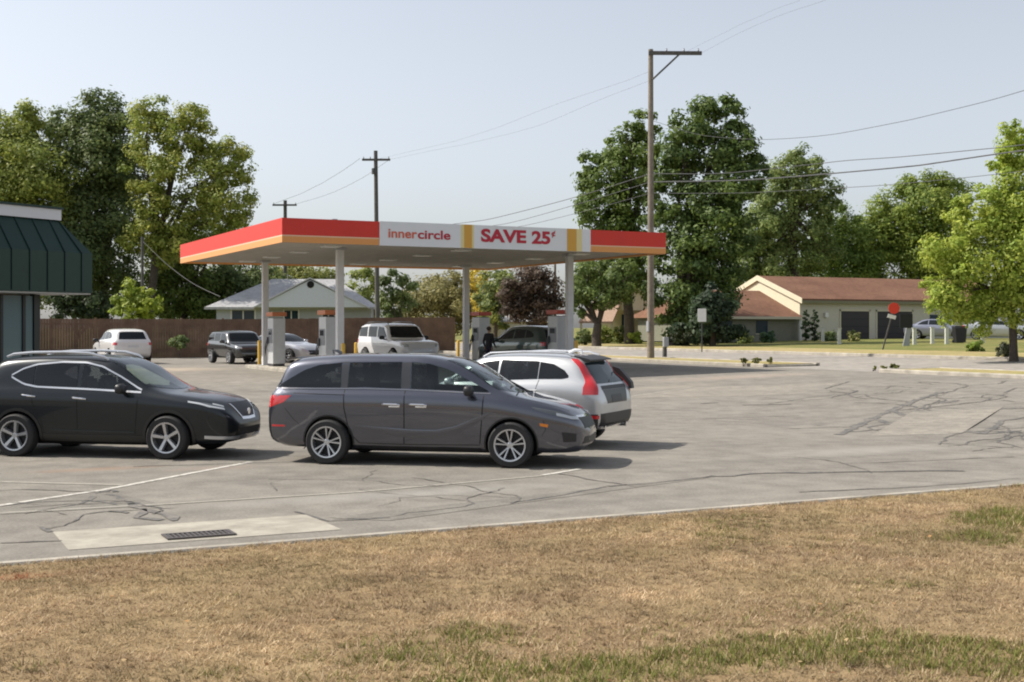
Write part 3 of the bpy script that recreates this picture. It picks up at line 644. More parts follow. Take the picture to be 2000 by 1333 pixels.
    def mirror(c, x, z, mat=None, sides=(1, -1), ln=.0):
        for s in sides:
            h, nn = c.hit((x * c.sx, s, z * c.sz), (0, -s, 0)); mb = MB()
            bm = bmesh.new(); bmesh.ops.create_uvsphere(bm, u_segments=16, v_segments=10, radius=1)
            for v in bm.verts:
                q = v.co; e = .7
                v.co = Vector((math.copysign(abs(q.x) ** e, q.x) * .075, math.copysign(abs(q.y) ** e, q.y) * .13, math.copysign(abs(q.z) ** e, q.z) * .085)) + Vector((h.x, h.y + s * .17, h.z + .06))
            mb.bm(bm); mb.tube([(h.x, h.y - s * .03, h.z - .03), (h.x, h.y + s * .12, h.z)], .028, 8)
            c.fin(mb, "mirror", mat or c.dark)

def clear_glass(name, tint, refl=1.0):
    "thin car glass: tinted see-through plus a mirror-like reflection that grows at grazing angles"
    m = bpy.data.materials.new(name); m.use_nodes = True; t = m.node_tree; t.nodes.remove(t.nodes["Principled BSDF"])
    tr = t.nodes.new("ShaderNodeBsdfTransparent"); tr.inputs[0].default_value = (*tint, 1)
    gl = t.nodes.new("ShaderNodeBsdfGlossy"); gl.inputs["Roughness"].default_value = .02; gl.inputs["Color"].default_value = (.95, .98, 1, 1)
    fr = t.nodes.new("ShaderNodeFresnel"); fr.inputs[0].default_value = 1.52; mx = t.nodes.new("ShaderNodeMixShader")
    t.links.new(fr.outputs[0], mx.inputs[0]); t.links.new(tr.outputs[0], mx.inputs[1]); t.links.new(gl.outputs[0], mx.inputs[2]); t.links.new(mx.outputs[0], t.nodes["Material Output"].inputs["Surface"]); return m
PRIV = clear_glass("privacy_glass", (.20, .215, .235)); FRONTG = clear_glass("front_side_glass", (.62, .70, .68)); SCREENG = clear_glass("screen_glass", (.50, .60, .58))
CABIN = M("cabin_lining", (.11, .105, .10), .85); SEATM = M("seat_fabric", (.17, .16, .15), .9, noise=.15); DASHM = M("dashboard_black", (.022, .022, .024), .6)
def make_wheel(r, style, rimmat):
    "wheel with its face towards +y"
    t = MB(); w = .115; R = r; ri = r * .70
    t.lathe([(ri, -w), (R * .93, -w), (R * .985, -w * .8), (R, -w * .55), (R, w * .55), (R * .985, w * .8), (R * .93, w), (ri * 1.03, w * 1.0), (ri, w * .8)], 44, 'y')
    o = t.build("wheel", MAT['tyre'], smooth=True, angle=30)
    m = MB(); m.mat(0).lathe([(ri * 1.035, w * .93), (ri * 1.02, w * 1.03), (ri * .93, w * 1.0), (ri * .90, w * .5), (ri * .90, -w)], 44, 'y')
    m.mat(1).lathe([(ri * .9, w * .05), (.001, w * .05)], 36, 'y')
    m.mat(0).lathe([(ri * .20, w * .35), (ri * .20, w * .72), (ri * .14, w * .8), (.001, w * .8)], 24, 'y')
    def spoke(a0, a1, w0, w1, r0=.15, r1=.92):
        p0 = Vector((math.cos(a0), 0, math.sin(a0))) * ri * r0; p1 = Vector((math.cos(a1), 0, math.sin(a1))) * ri * r1
        d = (p1 - p0).normalized(); q = Vector((-d.z, 0, d.x)); vs = []
        for (p, ww, y0, y1) in ((p0, w0, w * .4, w * .76), (p1, w1, w * .45, w * .96)):
            for (k, y) in ((-1, y0), (-.6, y1), (.6, y1), (1, y0)): vs.append(p + q * ww * k * ri + Vector((0, y, 0)))
        m.add(vs, [(0, 1, 5, 4), (1, 2, 6, 5), (2, 3, 7, 6), (0, 4, 7, 3), (4, 5, 6, 7), (0, 3, 2, 1)])
    m.mat(0)
    for k in range(5):
        a = 2 * math.pi * k / 5 + .3
        if style == 5: spoke(a, a, .13, .17)
        else: spoke(a - .10, a - .20, .055, .085); spoke(a + .10, a + .20, .055, .085)
    m.build("rim", [rimmat, MAT['rimdark']], o, smooth=True, angle=30)
    return o
def car_at(px, d, z=None):
    a, b = at(px, d); return (a, b, float(tz(a, b)) if z is None else z)

# ---------------- grey minivan
def minivan():
    th = rad(11); loc = st(-1.27, 21.17)
    c = Car("minivan", "dark grey minivan parked side-on between the black crossover and the silver wagon", "minivan", (*loc, 0.005), hdg(math.cos(th), -math.sin(th)), VAN,
            paint("graphite_grey_paint", (.070, .075, .100), .8, .30, 1.0, 1.75), detail=1.2)
    WS = (3.10, 1.665, .66, 4.17, 1.135, .80, .12, .36); c.windscreen(*WS, mat=SCREENG)
    W1 = ([(.19, 1.235), (.40, 1.36), (.65, 1.50), (.9, 1.585), (1.285, 1.625)], [(.19, 1.222), (.6, 1.222), (1.0, 1.222), (1.285, 1.222)]); W2 = ([(1.42, 1.63), (2.29, 1.64)], [(1.40, 1.225), (1.7, 1.235), (2.29, 1.215)]); W3 = ([(2.45, 1.64), (2.75, 1.615), (3.05, 1.53), (3.35, 1.38), (3.72, 1.19)], [(2.45, 1.212), (3.0, 1.195), (3.72, 1.165)])
    c.cabin([(.42, .55), (3.55, .55), (3.72, 1.12), (3.45, 1.40), (3.12, 1.575), (2.9, 1.64), (2.3, 1.67), (1.2, 1.66), (.7, 1.62), (.42, 1.40)], .735, [W1, W2, W3], [c.screen_lines(*WS)],
            seats=[(2.75, .38, 0), (2.75, -.38, 0), (1.75, .38, 0), (1.75, -.38, 0), (.95, .36, 0), (.95, -.36, 0)], dash=(3.42, 3.70, 1.06))
    c.side("side_window", PRIV, [(.19, 1.235), (.40, 1.36), (.65, 1.50), (.9, 1.585), (1.285, 1.625)], [(.19, 1.222), (.6, 1.222), (1.0, 1.222), (1.285, 1.222)], n=30)
    c.side("side_window", PRIV, [(1.42, 1.63), (2.29, 1.64)], [(1.40, 1.225), (1.7, 1.235), (2.29, 1.215)])
    c.side("side_window", FRONTG, [(2.45, 1.64), (2.75, 1.615), (3.05, 1.53), (3.35, 1.38), (3.72, 1.19)], [(2.45, 1.212), (3.0, 1.195), (3.72, 1.165)], n=30)
    c.windscreen(.34, 1.60, .62, .09, 1.21, .74, .02, .05, "rear_window", MAT['glass'], False)
    pil = M("dark_pillar", (.045, .045, .05), .35, .2, .6)
    for xs in ((1.285, 1.41), (2.29, 2.45)):
        for s in (1, -1):
            c.fin(c.patch([c.S2(xs[0] + .002, 1.632, s), c.S2(xs[1] - .002, 1.636, s)], [c.S2(xs[0] + .002, 1.224, s), c.S2(xs[1] - .002, 1.222, s)], (0, -s, 0), 4, 8, .002), "window_pillar", pil)
    c.trims("window_trim", M("grey_trim", (.25, .25, .27), .25, .7), [[(.17, 1.205), (1.0, 1.205), (1.7, 1.212), (2.4, 1.198), (3.0, 1.178), (3.76, 1.148)]], .022)
    c.trims("door_seam", MAT['seam'], [[(1.36, 1.19), (1.37, .9), (1.46, .5), (1.62, .34)], [(2.37, 1.19), (2.37, .7), (2.36, .33)], [(3.66, 1.12), (3.64, .8), (3.60, .36)]], .016, off=.0015, vertical=True)
    c.trims("door_seam", MAT['seam'], [[(.5, 1.13), (1.36, 1.11)], [(1.62, .34), (2.4, .33), (3.6, .34)]], .010, off=.0015)
    # pressed crease along the doors
    for s in (1, -1):
        mb = MB(); P = [(1.42, .62), (1.9, .595), (2.5, .56), (2.9, .56), (3.2, .62), (3.55, .76), (3.85, .88)]
        ww = [.0, .10, .13, .13, .13, .09, .0]
        up = [c.S2(x, z + .015, s) for x, z in P]; lo = [c.S2(x, z - w, s) for (x, z), w in zip(P, ww)]
        A = c.patch(up, lo, (0, -s, 0), 40, 4, .001, None, .002); 
        for k in range(41):                       # lift the upper edge so that it catches the sky
            for j in range(5):
                x, y, z = A.v[j * 41 + k]; A.v[j * 41 + k] = (x, y + s * .020 * (1 - abs(j / 4 - .35) / .65) * math.sin(math.pi * k / 40), z)
        A.v = A.v[:5 * 41]; A.f = A.f[:160]; A.m = A.m[:160]
        c.fin(A, "door_crease", c.paint)
    c.trims("sill_trim", MAT['blackplastic'], [[(1.6, .275), (3.62, .265)]], .05)
    hs = MAT['chrome']
    for s in (1, -1):
        for x in (2.16, 2.60):
            h, nn = c.hit((x, s, .965), (0, -s, 0)); y = h.y
            mb = MB(); mb.tube([(x - .14, y + s * .006, .965), (x - .11, y + s * .035, .972), (x + .10, y + s * .035, .968), (x + .14, y + s * .006, .955)], [.016, .02, .02, .016], 8)
            mb.bevbox(x - .04, x + .14, min(y, y + s * .012), max(y, y + s * .012), .92, .945, .004)
            c.fin(mb, "door_handle", hs)
    c.mirror(3.45, 1.14, MAT['blackplastic'])
    # lamps
    for s in (1, -1):
        c.fin(c.patch([(.03, s * .86, 1.085), (.10, s * .92, 1.09), (.46, s, 1.095)], [(.03, s * .86, .89), (.10, s * .92, .90), (.32, s, .98)], (.55, -s, 0), 14, 6), "tail_light", MAT['red'])
        c.fin(c.patch([(4.42, s * .97, .955), (4.72, s * .92, .905), (5.0, s * .76, .835), (5.09, s * .64, .805)], [(4.50, s * .96, .90), (4.75, s * .9, .82), (5.02, s * .75, .735), (5.11, s * .62, .72)], (-.55, -s * .9, -.12), 18, 6), "headlight", MAT['lampdark'])
        mb = MB(); c.strip(mb, [(4.80, s * .89, .835), (5.0, s * .76, .775), (5.1, s * .63, .76)], .045, (-.55, -s * .9, -.1), off=.008, n=12); c.fin(mb, "headlight_beam", MAT['lamp'])
        c.fin(c.patch([(4.56, s, .70), (4.70, s, .68)], [(4.57, s, .655), (4.69, s, .635)], (-.2, -s, 0), 6, 3, .006), "side_marker", MAT['amber'])
        c.fin(c.patch([(4.86, s * .85, .56), (5.06, s * .7, .53)], [(4.90, s * .85, .40), (5.06, s * .7, .40)], (-.6, -s * .8, 0), 8, 4, .004), "fog_lamp_recess", MAT['blackplastic'])
    c.fin(c.patch([(5.2, y, .755 + .03 * abs(y)) for y in (-.6, -.3, 0, .3, .6)], [(5.2, y, .60) for y in (-.55, -.3, 0, .3, .55)], (-1, 0, 0), 20, 5, .006), "grille", MAT['blackplastic'])
    mb = MB(); c.strip(mb, [(5.2, y, .775 + .035 * abs(y)) for y in (-.66, -.4, -.2, 0, .2, .4, .66)], .035, (-1, 0, -.1), off=.012, n=24); c.fin(mb, "grille_trim", MAT['chrome'])
    c.fin(c.patch([(5.2, y, .47) for y in (-.55, 0, .55)], [(5.2, y, .36) for y in (-.62, 0, .62)], (-1, 0, 0), 16, 3, .004), "lower_intake", MAT['blackplastic'])
    mb = MB(); c.strip(mb, [(.3, s_, 1.70) for s_ in (-.3, .3)], .05, (1, 0, -.6)); c.fin(mb, "brake_lamp", MAT['red'])
    mb = MB(); mb.prism([(.33, 1.70), (.46, 1.712), (.46, 1.68), (.27, 1.655)], 'y', -.66, .66); c.fin(mb, "rear_spoiler", c.paint)
    mb = MB(); mb.tube([(1.0, 0, 1.755), (.92, 0, 1.80), (.84, 0, 1.81), (.86, 0, 1.75)], [.03, .025, .012, .02], 6); c.fin(mb, "roof_antenna", c.paint)
    for s in (1, -1):
        mb = MB(); c.strip(mb, [(4.0, s * .86, 1.1), (4.35, s * .83, 1.04), (4.7, s * .78, .95), (4.98, s * .66, .85)], .010, (0, -s * .5, -1), (0, 1, 0), .0015, 24); c.fin(mb, "bonnet_seam", MAT['seam'])
        mb = MB(); c.strip(mb, [(4.62, s, .74), (4.66, s, .60), (4.60, s, .50)], .010, (-.25, -s, 0), (1, 0, 0), .0015, 12); c.fin(mb, "bumper_seam", MAT['seam'])
        mb = MB(); c.strip(mb, [(.36, s, .89), (.50, s, .72), (.62, s, .62)], .010, (0, -s, 0), (1, 0, 0), .0015, 12); c.fin(mb, "bumper_seam", MAT['seam'])
        mb = MB(); c.strip(mb, [(.10, s * .95, .60), (.34, s, .60)], .03, (.5, -s, 0), off=.004, n=8); c.fin(mb, "rear_reflector", MAT['red'])
        for ax in VAN['axles']:
            mb = MB(); R = .355 * 1.16; tt = np.linspace(-.3, math.pi + .3, 40); c.patch([(ax + (R + .022) * math.cos(t), s, .355 + (R + .022) * math.sin(t)) for t in tt], [(ax + (R - .003) * math.cos(t), s, .355 + (R - .003) * math.sin(t)) for t in tt], (0, -s, 0), 40, 1, .004, mb)
            c.fin(mb, "arch_lip", MAT['blackplastic'])
    mb = MB(); c.strip(mb, [(4.16, -.74, 1.135), (4.10, -.2, 1.17), (4.05, .1, 1.20)], .018, (-.6, 0, -.8), (1, 0, 0), .012, 16); c.fin(mb, "wiper", MAT['seam'])
    mb = MB(); c.strip(mb, [(4.18, .6, 1.13), (4.12, .0, 1.165)], .018, (-.6, 0, -.8), (1, 0, 0), .012, 16); c.fin(mb, "wiper", MAT['seam'])
    c.wheels(10)
    # exhaust and floor pan so that the underside is not an empty slab
    mb = MB(); mb.box(.9, 4.3, -.45, .45, .17, .24); c.fin(mb, "floor_pan", MAT['seam'])
minivan()

# ---------------- black crossover
def crossover():
    th = rad(10); loc = st(-6.87, 22.33)
    c = Car("crossover", "black crossover with silver roof rails parked behind the grey minivan, cut off by the frame", "crossover", (*loc, 0.005), hdg(math.cos(th), -math.sin(th)), SUV,
            paint("deep_black_blue_paint", (.006, .010, .014), .4, .3, .5, 1.5), sz=1.0, detail=1.2)
    WS = (2.50, 1.65, .60, 3.56, 1.135, .76, .12, .36); c.windscreen(*WS, mat=SCREENG)
    top = [(.86, 1.36), (1.0, 1.46), (1.25, 1.535), (1.7, 1.575), (2.15, 1.565), (2.45, 1.50), (2.8, 1.33), (3.12, 1.15)]
    bot = [(.86, 1.34), (1.05, 1.25), (1.3, 1.205), (2.2, 1.175), (3.12, 1.13)]
    tealg = glass("green_tinted_glass", (.022, .036, .042))
    def seg(p, x0, x1): 
        xs = [x0] + [q[0] for q in p if x0 < q[0] < x1] + [x1]; return [(x, float(np.interp(x, [q[0] for q in p], [q[1] for q in p]))) for x in xs]
    c.cabin([(.85, .55), (2.95, .55), (3.08, 1.10), (2.8, 1.34), (2.5, 1.52), (2.2, 1.60), (1.5, 1.62), (1.05, 1.58), (.85, 1.45)], .64, [(seg(top, a, b), seg(bot, a, b)) for a, b in ((.87, 1.22), (1.25, 2.02), (2.10, 3.10))], [c.screen_lines(*WS)],
            seats=[(2.35, .34, 0), (2.35, -.34, 0), (1.4, .36, 0), (1.4, 0, 0), (1.4, -.36, 0)], dash=(2.78, 3.04, 1.04))
    for (a, b, m) in ((.87, 1.22, PRIV), (1.25, 2.02, PRIV), (2.10, 3.10, FRONTG)): c.side("side_window", m, seg(top, a, b), seg(bot, a, b), n=26)
    for s in (1, -1):
        mb = MB(); ln = [c.S2(x, z + .028, s) for x, z in [(.80, 1.35)] + top[1:] + [(3.20, 1.115)]]; c.strip(mb, ln, .026, (0, -s, 0), (0, 0, 1), .008, 50)
        ln = [c.S2(x, z - .022, s) for x, z in [(.80, 1.372)] + bot + [(3.20, 1.125)]]; c.strip(mb, ln, .03, (0, -s, 0), (0, 0, 1), .008, 40); c.fin(mb, "window_chrome", MAT['silvertrim'])
        mb = MB(); pts = [(.62, .655, 1.69), (.75, .66, 1.735), (1.1, .665, 1.765), (1.7, .665, 1.775), (2.15, .655, 1.755), (2.42, .64, 1.69), (2.5, .635, 1.64)]
        mb.tube([(x, s * y, z) for x, y, z in pts], [.018] + [.024] * 5 + [.016], 8); c.fin(mb, "roof_rail", MAT['silvertrim'])
        for x in (1.05, 1.98):
            z = 1.03 if x < 1.5 else .995; h, nn = c.hit((x + .1, s, z), (0, -s, 0)); y = h.y
            mb = MB(); mb.tube([(x - .02, y + s * .005, z + .012), (x + .03, y + s * .035, z + .012), (x + .20, y + s * .035, z), (x + .25, y + s * .005, z - .008)], [.014, .018, .018, .014], 8); c.fin(mb, "door_handle", MAT['chrome'])
        # lamps
        c.fin(c.patch([(4.05, s * .92, .975), (4.35, s * .88, .945), (4.62, s * .72, .885)], [(4.15, s * .92, .935), (4.4, s * .86, .865), (4.64, s * .70, .805)], (-.6, -s * .85, -.1), 16, 5), "headlight", MAT['lampdark'])
        mb = MB(); c.strip(mb, [(4.07, s * .92, .96), (4.25, s * .9, .93), (4.42, s * .84, .875), (4.62, s * .70, .83)], .03, (-.6, -s * .85, -.1), off=.008, n=14)
        c.strip(mb, [(4.46, s * .80, .92), (4.62, s * .70, .875)], .025, (-.6, -s * .85, -.1), off=.008, n=8); c.fin(mb, "daytime_lamp", MAT['lamp'])
        c.fin(c.patch([(.02, s * .8, 1.06), (.12, s * .88, 1.08), (.42, s * .95, 1.07)], [(.02, s * .8, .93), (.12, s * .88, .92), (.34, s * .95, .99)], (.6, -s * .8, 0), 12, 5), "tail_light", MAT['red'])
        mb = MB()
        for ax in SUV['axles']:
            R = .36 * 1.16; P0 = [(ax + (R + .045) * math.cos(t), s, .36 + (R + .045) * math.sin(t)) for t in np.linspace(-.22, math.pi + .22, 40)]; P1 = [(ax + (R - .004) * math.cos(t), s, .36 + (R - .004) * math.sin(t)) for t in np.linspace(-.22, math.pi + .22, 40)]
            c.patch(P0, P1, (0, -s, 0), 40, 2, .010, mb)
        c.strip(mb, [(1.42, s, .335), (3.24, s, .325)], .12, (0, -s, 0), off=.010, n=20); c.fin(mb, "arch_cladding", M("grey_cladding", (.022, .022, .021), .5))
        mb = MB(); c.strip(mb, [(1.6, s, .46), (3.1, s, .44)], .022, (0, -s, 0), off=.016, n=20); c.fin(mb, "door_moulding", M("moulding", (.035, .045, .048), .25, .4))
        mb = MB(); c.strip(mb, [(4.3, s * .82, .37), (4.5, s * .7, .355), (4.62, s * .55, .345), (4.68, s * .3, .34)], .05, (-.6, -s * .8, 0), off=.012, n=12); c.fin(mb, "bumper_trim", MAT['silvertrim'])
    c.trims("door_seam", MAT['seam'], [[(1.17, 1.2), (1.25, .9), (1.4, .6), (1.45, .4)], [(2.06, 1.17), (2.06, .4)], [(3.17, 1.1), (3.14, .8), (3.1, .4)]], .012, off=.0015, vertical=True)
    c.mirror(2.92, 1.11, MAT['blackplastic'])
    c.windscreen(.40, 1.56, .56, .14, 1.2, .66, .02, .05, "rear_window", MAT['glass'], False)
    c.fin(c.patch([(4.7, y, .92) for y in (-.42, 0, .42)], [(4.7, y, .64) for y in (-.22, 0, .22)], (-1, 0, 0), 14, 6, .006), "grille", MAT['blackplastic'])
    mb = MB()
    for s in (1, -1): c.strip(mb, [(4.7, s * .42, .90), (4.7, s * .36, .78), (4.7, s * .27, .67)], .05, (-1, 0, 0), (0, s * .9, .3), .014, 12)
    c.strip(mb, [(4.7, -.28, .655), (4.7, 0, .645), (4.7, .28, .655)], .045, (-1, 0, 0), (0, 0, 1), .014, 14); c.fin(mb, "grille_chrome", MAT['chrome'])
    mb = MB(); mb.lathe([(.001, .0), (.055, 0), (.055, .012), (.001, .012)], 20, 'z', Matrix.Translation((4.755, 0, .76)) @ Matrix.Rotation(rad(90), 4, 'Y')); c.fin(mb, "front_emblem", MAT['chrome'])
    c.fin(c.patch([(4.7, y, .50) for y in (-.5, 0, .5)], [(4.7, y, .38) for y in (-.55, 0, .55)], (-1, 0, 0), 14, 3, .004), "lower_intake", MAT['seam'])
    mb = MB(); mb.box(.8, 3.9, -.42, .42, .18, .26); c.fin(mb, "floor_pan", MAT['seam'])
    mb = MB(); mb.tube([(.62, 0, 1.69), (.52, 0, 1.73), (.45, 0, 1.735)], [.035, .022, .008], 8); c.fin(mb, "roof_antenna", c.paint)
    c.wheels(5)
crossover()

# ---------------- silver wagon behind the minivan
def wagon():
    th = rad(25); loc = st(-.16, 24.5)
    c = Car("wagon", "silver wagon with tall red tail lights turned away behind the grey minivan", "wagon", (*loc, 0.02), hdg(-math.cos(th), math.sin(th)), WAG,
            paint("bright_silver_paint", (.54, .55, .56), .5, .34), detail=1.2)
    c.windscreen(2.45, 1.61, .58, 3.42, 1.12, .74)
    top = [(.62, 1.30), (.72, 1.40), (.95, 1.51), (1.3, 1.56), (2.0, 1.575), (2.4, 1.53), (2.8, 1.36), (3.15, 1.17)]; bot = [(.62, 1.27), (.75, 1.245), (1.3, 1.235), (2.2, 1.19), (3.15, 1.14)]
    def seg(p, x0, x1):
        xs = [x0] + [q[0] for q in p if x0 < q[0] < x1] + [x1]; return [(x, float(np.interp(x, [q[0] for q in p], [q[1] for q in p]))) for x in xs]
    c.cabin([(.62, .55), (2.95, .55), (3.05, 1.10), (2.8, 1.34), (2.5, 1.50), (2.2, 1.58), (1.5, 1.60), (.95, 1.56), (.62, 1.40)], .62, [(seg(top, a, b), seg(bot, a, b)) for a, b in ((.63, 1.22), (1.235, 2.02), (2.06, 3.13))], seats=[(2.3, .34, 0), (2.3, -.34, 0), (1.35, .36, 0), (1.35, 0, 0), (1.35, -.36, 0)], dash=(2.75, 3.0, 1.04))
    for (a, b) in ((.63, 1.22), (1.235, 2.02), (2.06, 3.13)): c.side("side_window", PRIV if b < 2.1 else FRONTG, seg(top, a, b), seg(bot, a, b), n=26)
    c.windscreen(.40, 1.545, .585, .125, 1.155, .70, .015, .03, "rear_window", glass("teal_rear_glass", (.02, .035, .04)), False)
    for s in (1, -1):
        o = [(.62, s * .70, 1.60), (.46, s * .75, 1.46), (.33, s * .83, 1.30), (.26, s * .90, 1.19), (.30, s * .93, 1.10), (.32, s * .93, .97)]
        i = [(.52, s * .64, 1.60), (.33, s * .69, 1.46), (.16, s * .76, 1.27), (.06, s * .82, 1.14), (.05, s * .83, 1.07), (.06, s * .84, .97)]
        c.fin(c.patch(o, i, (.62, -s * .8, 0), 26, 6, .012, None, .03), "tail_light", MAT['red'])
        c.fin(c.patch([(.03, s * .84, .60), (.16, s * .92, .60)], [(.03, s * .84, .54), (.16, s * .92, .54)], (.7, -s * .7, 0), 6, 3, .012), "rear_reflector", MAT['red'])
        mb = MB(); mb.tube([(.6, s * .635, 1.655), (.8, s * .64, 1.715), (1.6, s * .645, 1.735), (2.3, s * .62, 1.70), (2.45, s * .61, 1.63)], .018, 8); c.fin(mb, "roof_rail", MAT['silvertrim'])
        c.fin(c.patch([(.05, s * .85, .62), (.3, s * .93, .62), (.56, s * .95, .60)], [(.05, s * .85, .37), (.3, s * .93, .35), (.52, s * .95, .34)], (.55, -s * .85, 0), 14, 5, .010), "bumper_corner", MAT['blackplastic'])
        for x in (1.30, 2.12):
            h, nn = c.hit((x, s, 1.03), (0, -s, 0)); mb = MB(); mb.tube([(x - .1, h.y + s * .03, 1.035), (x + .12, h.y + s * .03, 1.02)], .017, 8); c.fin(mb, "door_handle", c.paint)
    c.fin(c.patch([(0, y, .63) for y in (-.8, 0, .8)], [(0, y, .40) for y in (-.78, 0, .78)], (1, 0, 0), 16, 4, .010), "rear_bumper", MAT['blackplastic'])
    mb = MB(); mb.prism([(.70, 1.668), (.50, 1.64), (.33, 1.595), (.325, 1.572), (.44, 1.575), (.70, 1.60)], 'y', -.56, .56); c.fin(mb, "rear_spoiler", MAT['blackplastic'])
    c.fin(c.patch([(0, y, 1.13) for y in (-.60, 0, .60)], [(0, y, 1.06) for y in (-.62, 0, .62)], (1, 0, -.1), 16, 3, .006), "tailgate_trim", MAT['blackplastic'])
    mb = MB(); mb.prism([(.40, 1.44), (.26, 1.40), (.02, 1.14), (.0, 1.02), (.16, 1.0), (.30, 1.16)], 'y', -.93, -.80); c.fin(mb, "shaded_far_lamp", MAT['blackplastic'])  # far tail lamp cluster; its shade is put in as black
    c.fin(c.patch([(0, y, 1.05) for y in (-.60, 0, .60)], [(0, y, .80) for y in (-.50, 0, .50)], (1, 0, 0), 16, 5, .004), "tailgate_shade_patch", M("tailgate_shade", (.07, .075, .075), .35, .4))  # dark patch over the silver: the rear's shade put into colour
    c.fin(c.patch([(0, -.26, .95), (0, .26, .95)], [(0, -.26, .82), (0, .26, .82)], (1, 0, 0), 6, 4, .008), "number_plate", MAT['darkgrey'])
    c.trims("door_seam", MAT['seam'], [[(1.2, 1.22), (1.28, .9), (1.42, .5)], [(2.04, 1.18), (2.05, .4)]], .012, off=.0015, vertical=True)
    mb = MB(); mb.tube([(.14, .1, 1.18), (.18, -.1, 1.22), (.25, -.42, 1.34)], [.02, .014, .008], 6); c.fin(mb, "rear_wiper", MAT['blackplastic'])
    mb = MB()
    for s in (1, -1): mb.tube([(.25, s * .55, .36), (.02, s * .55, .36)], .04, 12)
    c.fin(mb, "exhaust_tip", MAT['chrome'])
    mb = MB(); mb.tube([(.95, 0, 1.70), (.84, 0, 1.755), (.72, 0, 1.755), (.7, 0, 1.69)], [.045, .035, .02, .03], 8); c.fin(mb, "roof_antenna", M("white_fin", (.75, .75, .76), .3, .1, 1.))
    c.mirror(2.95, 1.1, c.paint); c.wheels(5)
    mb = MB(); mb.box(.8, 3.9, -.42, .42, .2, .28); c.fin(mb, "floor_pan", MAT['seam'])
wagon()

# ---------------- cars farther away
def far_car(name, label, cat, px, d, hx, hy, sp, col, sx=1, sy=1, sz=1, metal=.3, lights=True, rails=False, group="cars parked far across the lot", dz=0, grille=None, bumper=True):
    x, y, z = car_at(px, d)
    c = Car(name, label, cat, (x, y, z + .01 + dz), hdg(hx, hy), sp, paint(name + "_paint", col, metal, .3), sx, sy, sz, group, .7)
    kind = 'boxy' if sp is BOXY else 'sedan' if sp is SEDAN else 'suv'
    if kind == 'sedan':
        wins = [([(1.0, 1.06), (1.3, 1.27), (1.75, 1.37)], [(.98, 1.05), (1.75, 1.045)]), ([(1.80, 1.375), (2.3, 1.37), (2.7, 1.24), (3.05, 1.06)], [(1.80, 1.045), (3.05, 1.0)])]
        c.windscreen(2.55, 1.40, .55, 3.42, 1.03, .72, mat=MAT['wind_dark'], cb=.2); c.windscreen(1.2, 1.34, .52, .62, 1.12, .64, .03, .06, "rear_window", MAT['glass'], False)
        zl = .78; zg = .62
    elif kind == 'boxy':
        wins = [([(.22, 1.66), (1.05, 1.70)], [(.2, 1.27), (1.05, 1.26)]), ([(1.15, 1.70), (2.0, 1.70)], [(1.15, 1.26), (2.0, 1.25)]), ([(2.1, 1.70), (2.6, 1.67), (3.0, 1.30)], [(2.1, 1.25), (3.0, 1.22)])]
        c.windscreen(2.83, 1.70, .66, 3.34, 1.23, .78, .05, .12, mat=MAT['wind_dark']); c.windscreen(.16, 1.68, .66, .06, 1.28, .74, .01, .02, "rear_window", MAT['glass'], False)
        zl = .95; zg = .80
    else:
        wins = [([(.75, 1.36), (.95, 1.48), (1.25, 1.55)], [(.75, 1.25), (1.25, 1.22)]), ([(1.3, 1.555), (2.0, 1.565)], [(1.3, 1.22), (2.0, 1.19)]), ([(2.06, 1.565), (2.4, 1.50), (2.8, 1.33), (3.12, 1.16)], [(2.06, 1.19), (3.12, 1.14)])]
        c.windscreen(2.45, 1.62, .58, 3.38, 1.13, .73, mat=MAT['wind_dark']); c.windscreen(.40, 1.56, .55, .13, 1.19, .64, .02, .04, "rear_window", MAT['glass'], False)
        zl = .86; zg = .75
    for t, b in wins: c.side("side_window", MAT['glass'], t, b, n=12, rows=5)
    Lx, Wm = c.L, sp['W'][4][1] * sy
    for s in (1, -1):
        f = .93 if kind == 'boxy' else .84
        c.fin(c.patch([(Lx - .35 * sx, s * Wm * f, (zl + .04) * sz), (Lx - .1, s * Wm * .66, (zl - .0) * sz)], [(Lx - .30 * sx, s * Wm * f, (zl - .08) * sz), (Lx - .08, s * Wm * .64, (zl - .11) * sz)], (-.8, -s * .6, 0), 8, 4), "headlight", MAT['lamp'])
        c.fin(c.patch([(.03, s * Wm * .8, (zl + .19) * sz), (.2, s * Wm, (zl + .2) * sz)], [(.03, s * Wm * .8, (zl + .05) * sz), (.2, s * Wm, (zl + .05) * sz)], (.7, -s * .7, 0), 8, 4), "tail_light", MAT['red'])
        if rails:
            mb = MB(); mb.tube([(x * sx, s * .6 * sy, zz * sz) for x, zz in ((.4, 1.78), (.5, 1.88), (1.4, 1.91), (2.5, 1.88), (2.6, 1.80))], .02, 6); c.fin(mb, "roof_rail", MAT['darkgrey'])
    c.fin(c.patch([(Lx, y * Wm, zg * sz) for y in (-.5, 0, .5)], [(Lx, y * Wm, (zg - .16) * sz) for y in (-.45, 0, .45)], (-1, 0, 0), 8, 4, .006), "grille", grille or MAT['blackplastic'])
    c.fin(c.patch([(Lx, y * Wm, .50 * sz) for y in (-.5, 0, .5)], [(Lx, y * Wm, .40 * sz) for y in (-.5, 0, .5)], (-1, 0, 0), 8, 2, .006), "lower_intake", MAT['seam'])
    c.fin(c.patch([(0, -.26, .92 * sz), (0, .26, .92 * sz)], [(0, -.26, .80 * sz), (0, .26, .80 * sz)], (1, 0, 0), 4, 3, .006), "number_plate", MAT['plate'])
    c.mirror(2.92 / 4.7 * sp['L'], zl + .22, c.paint if metal else MAT['blackplastic']); c.wheels(5)
    return c
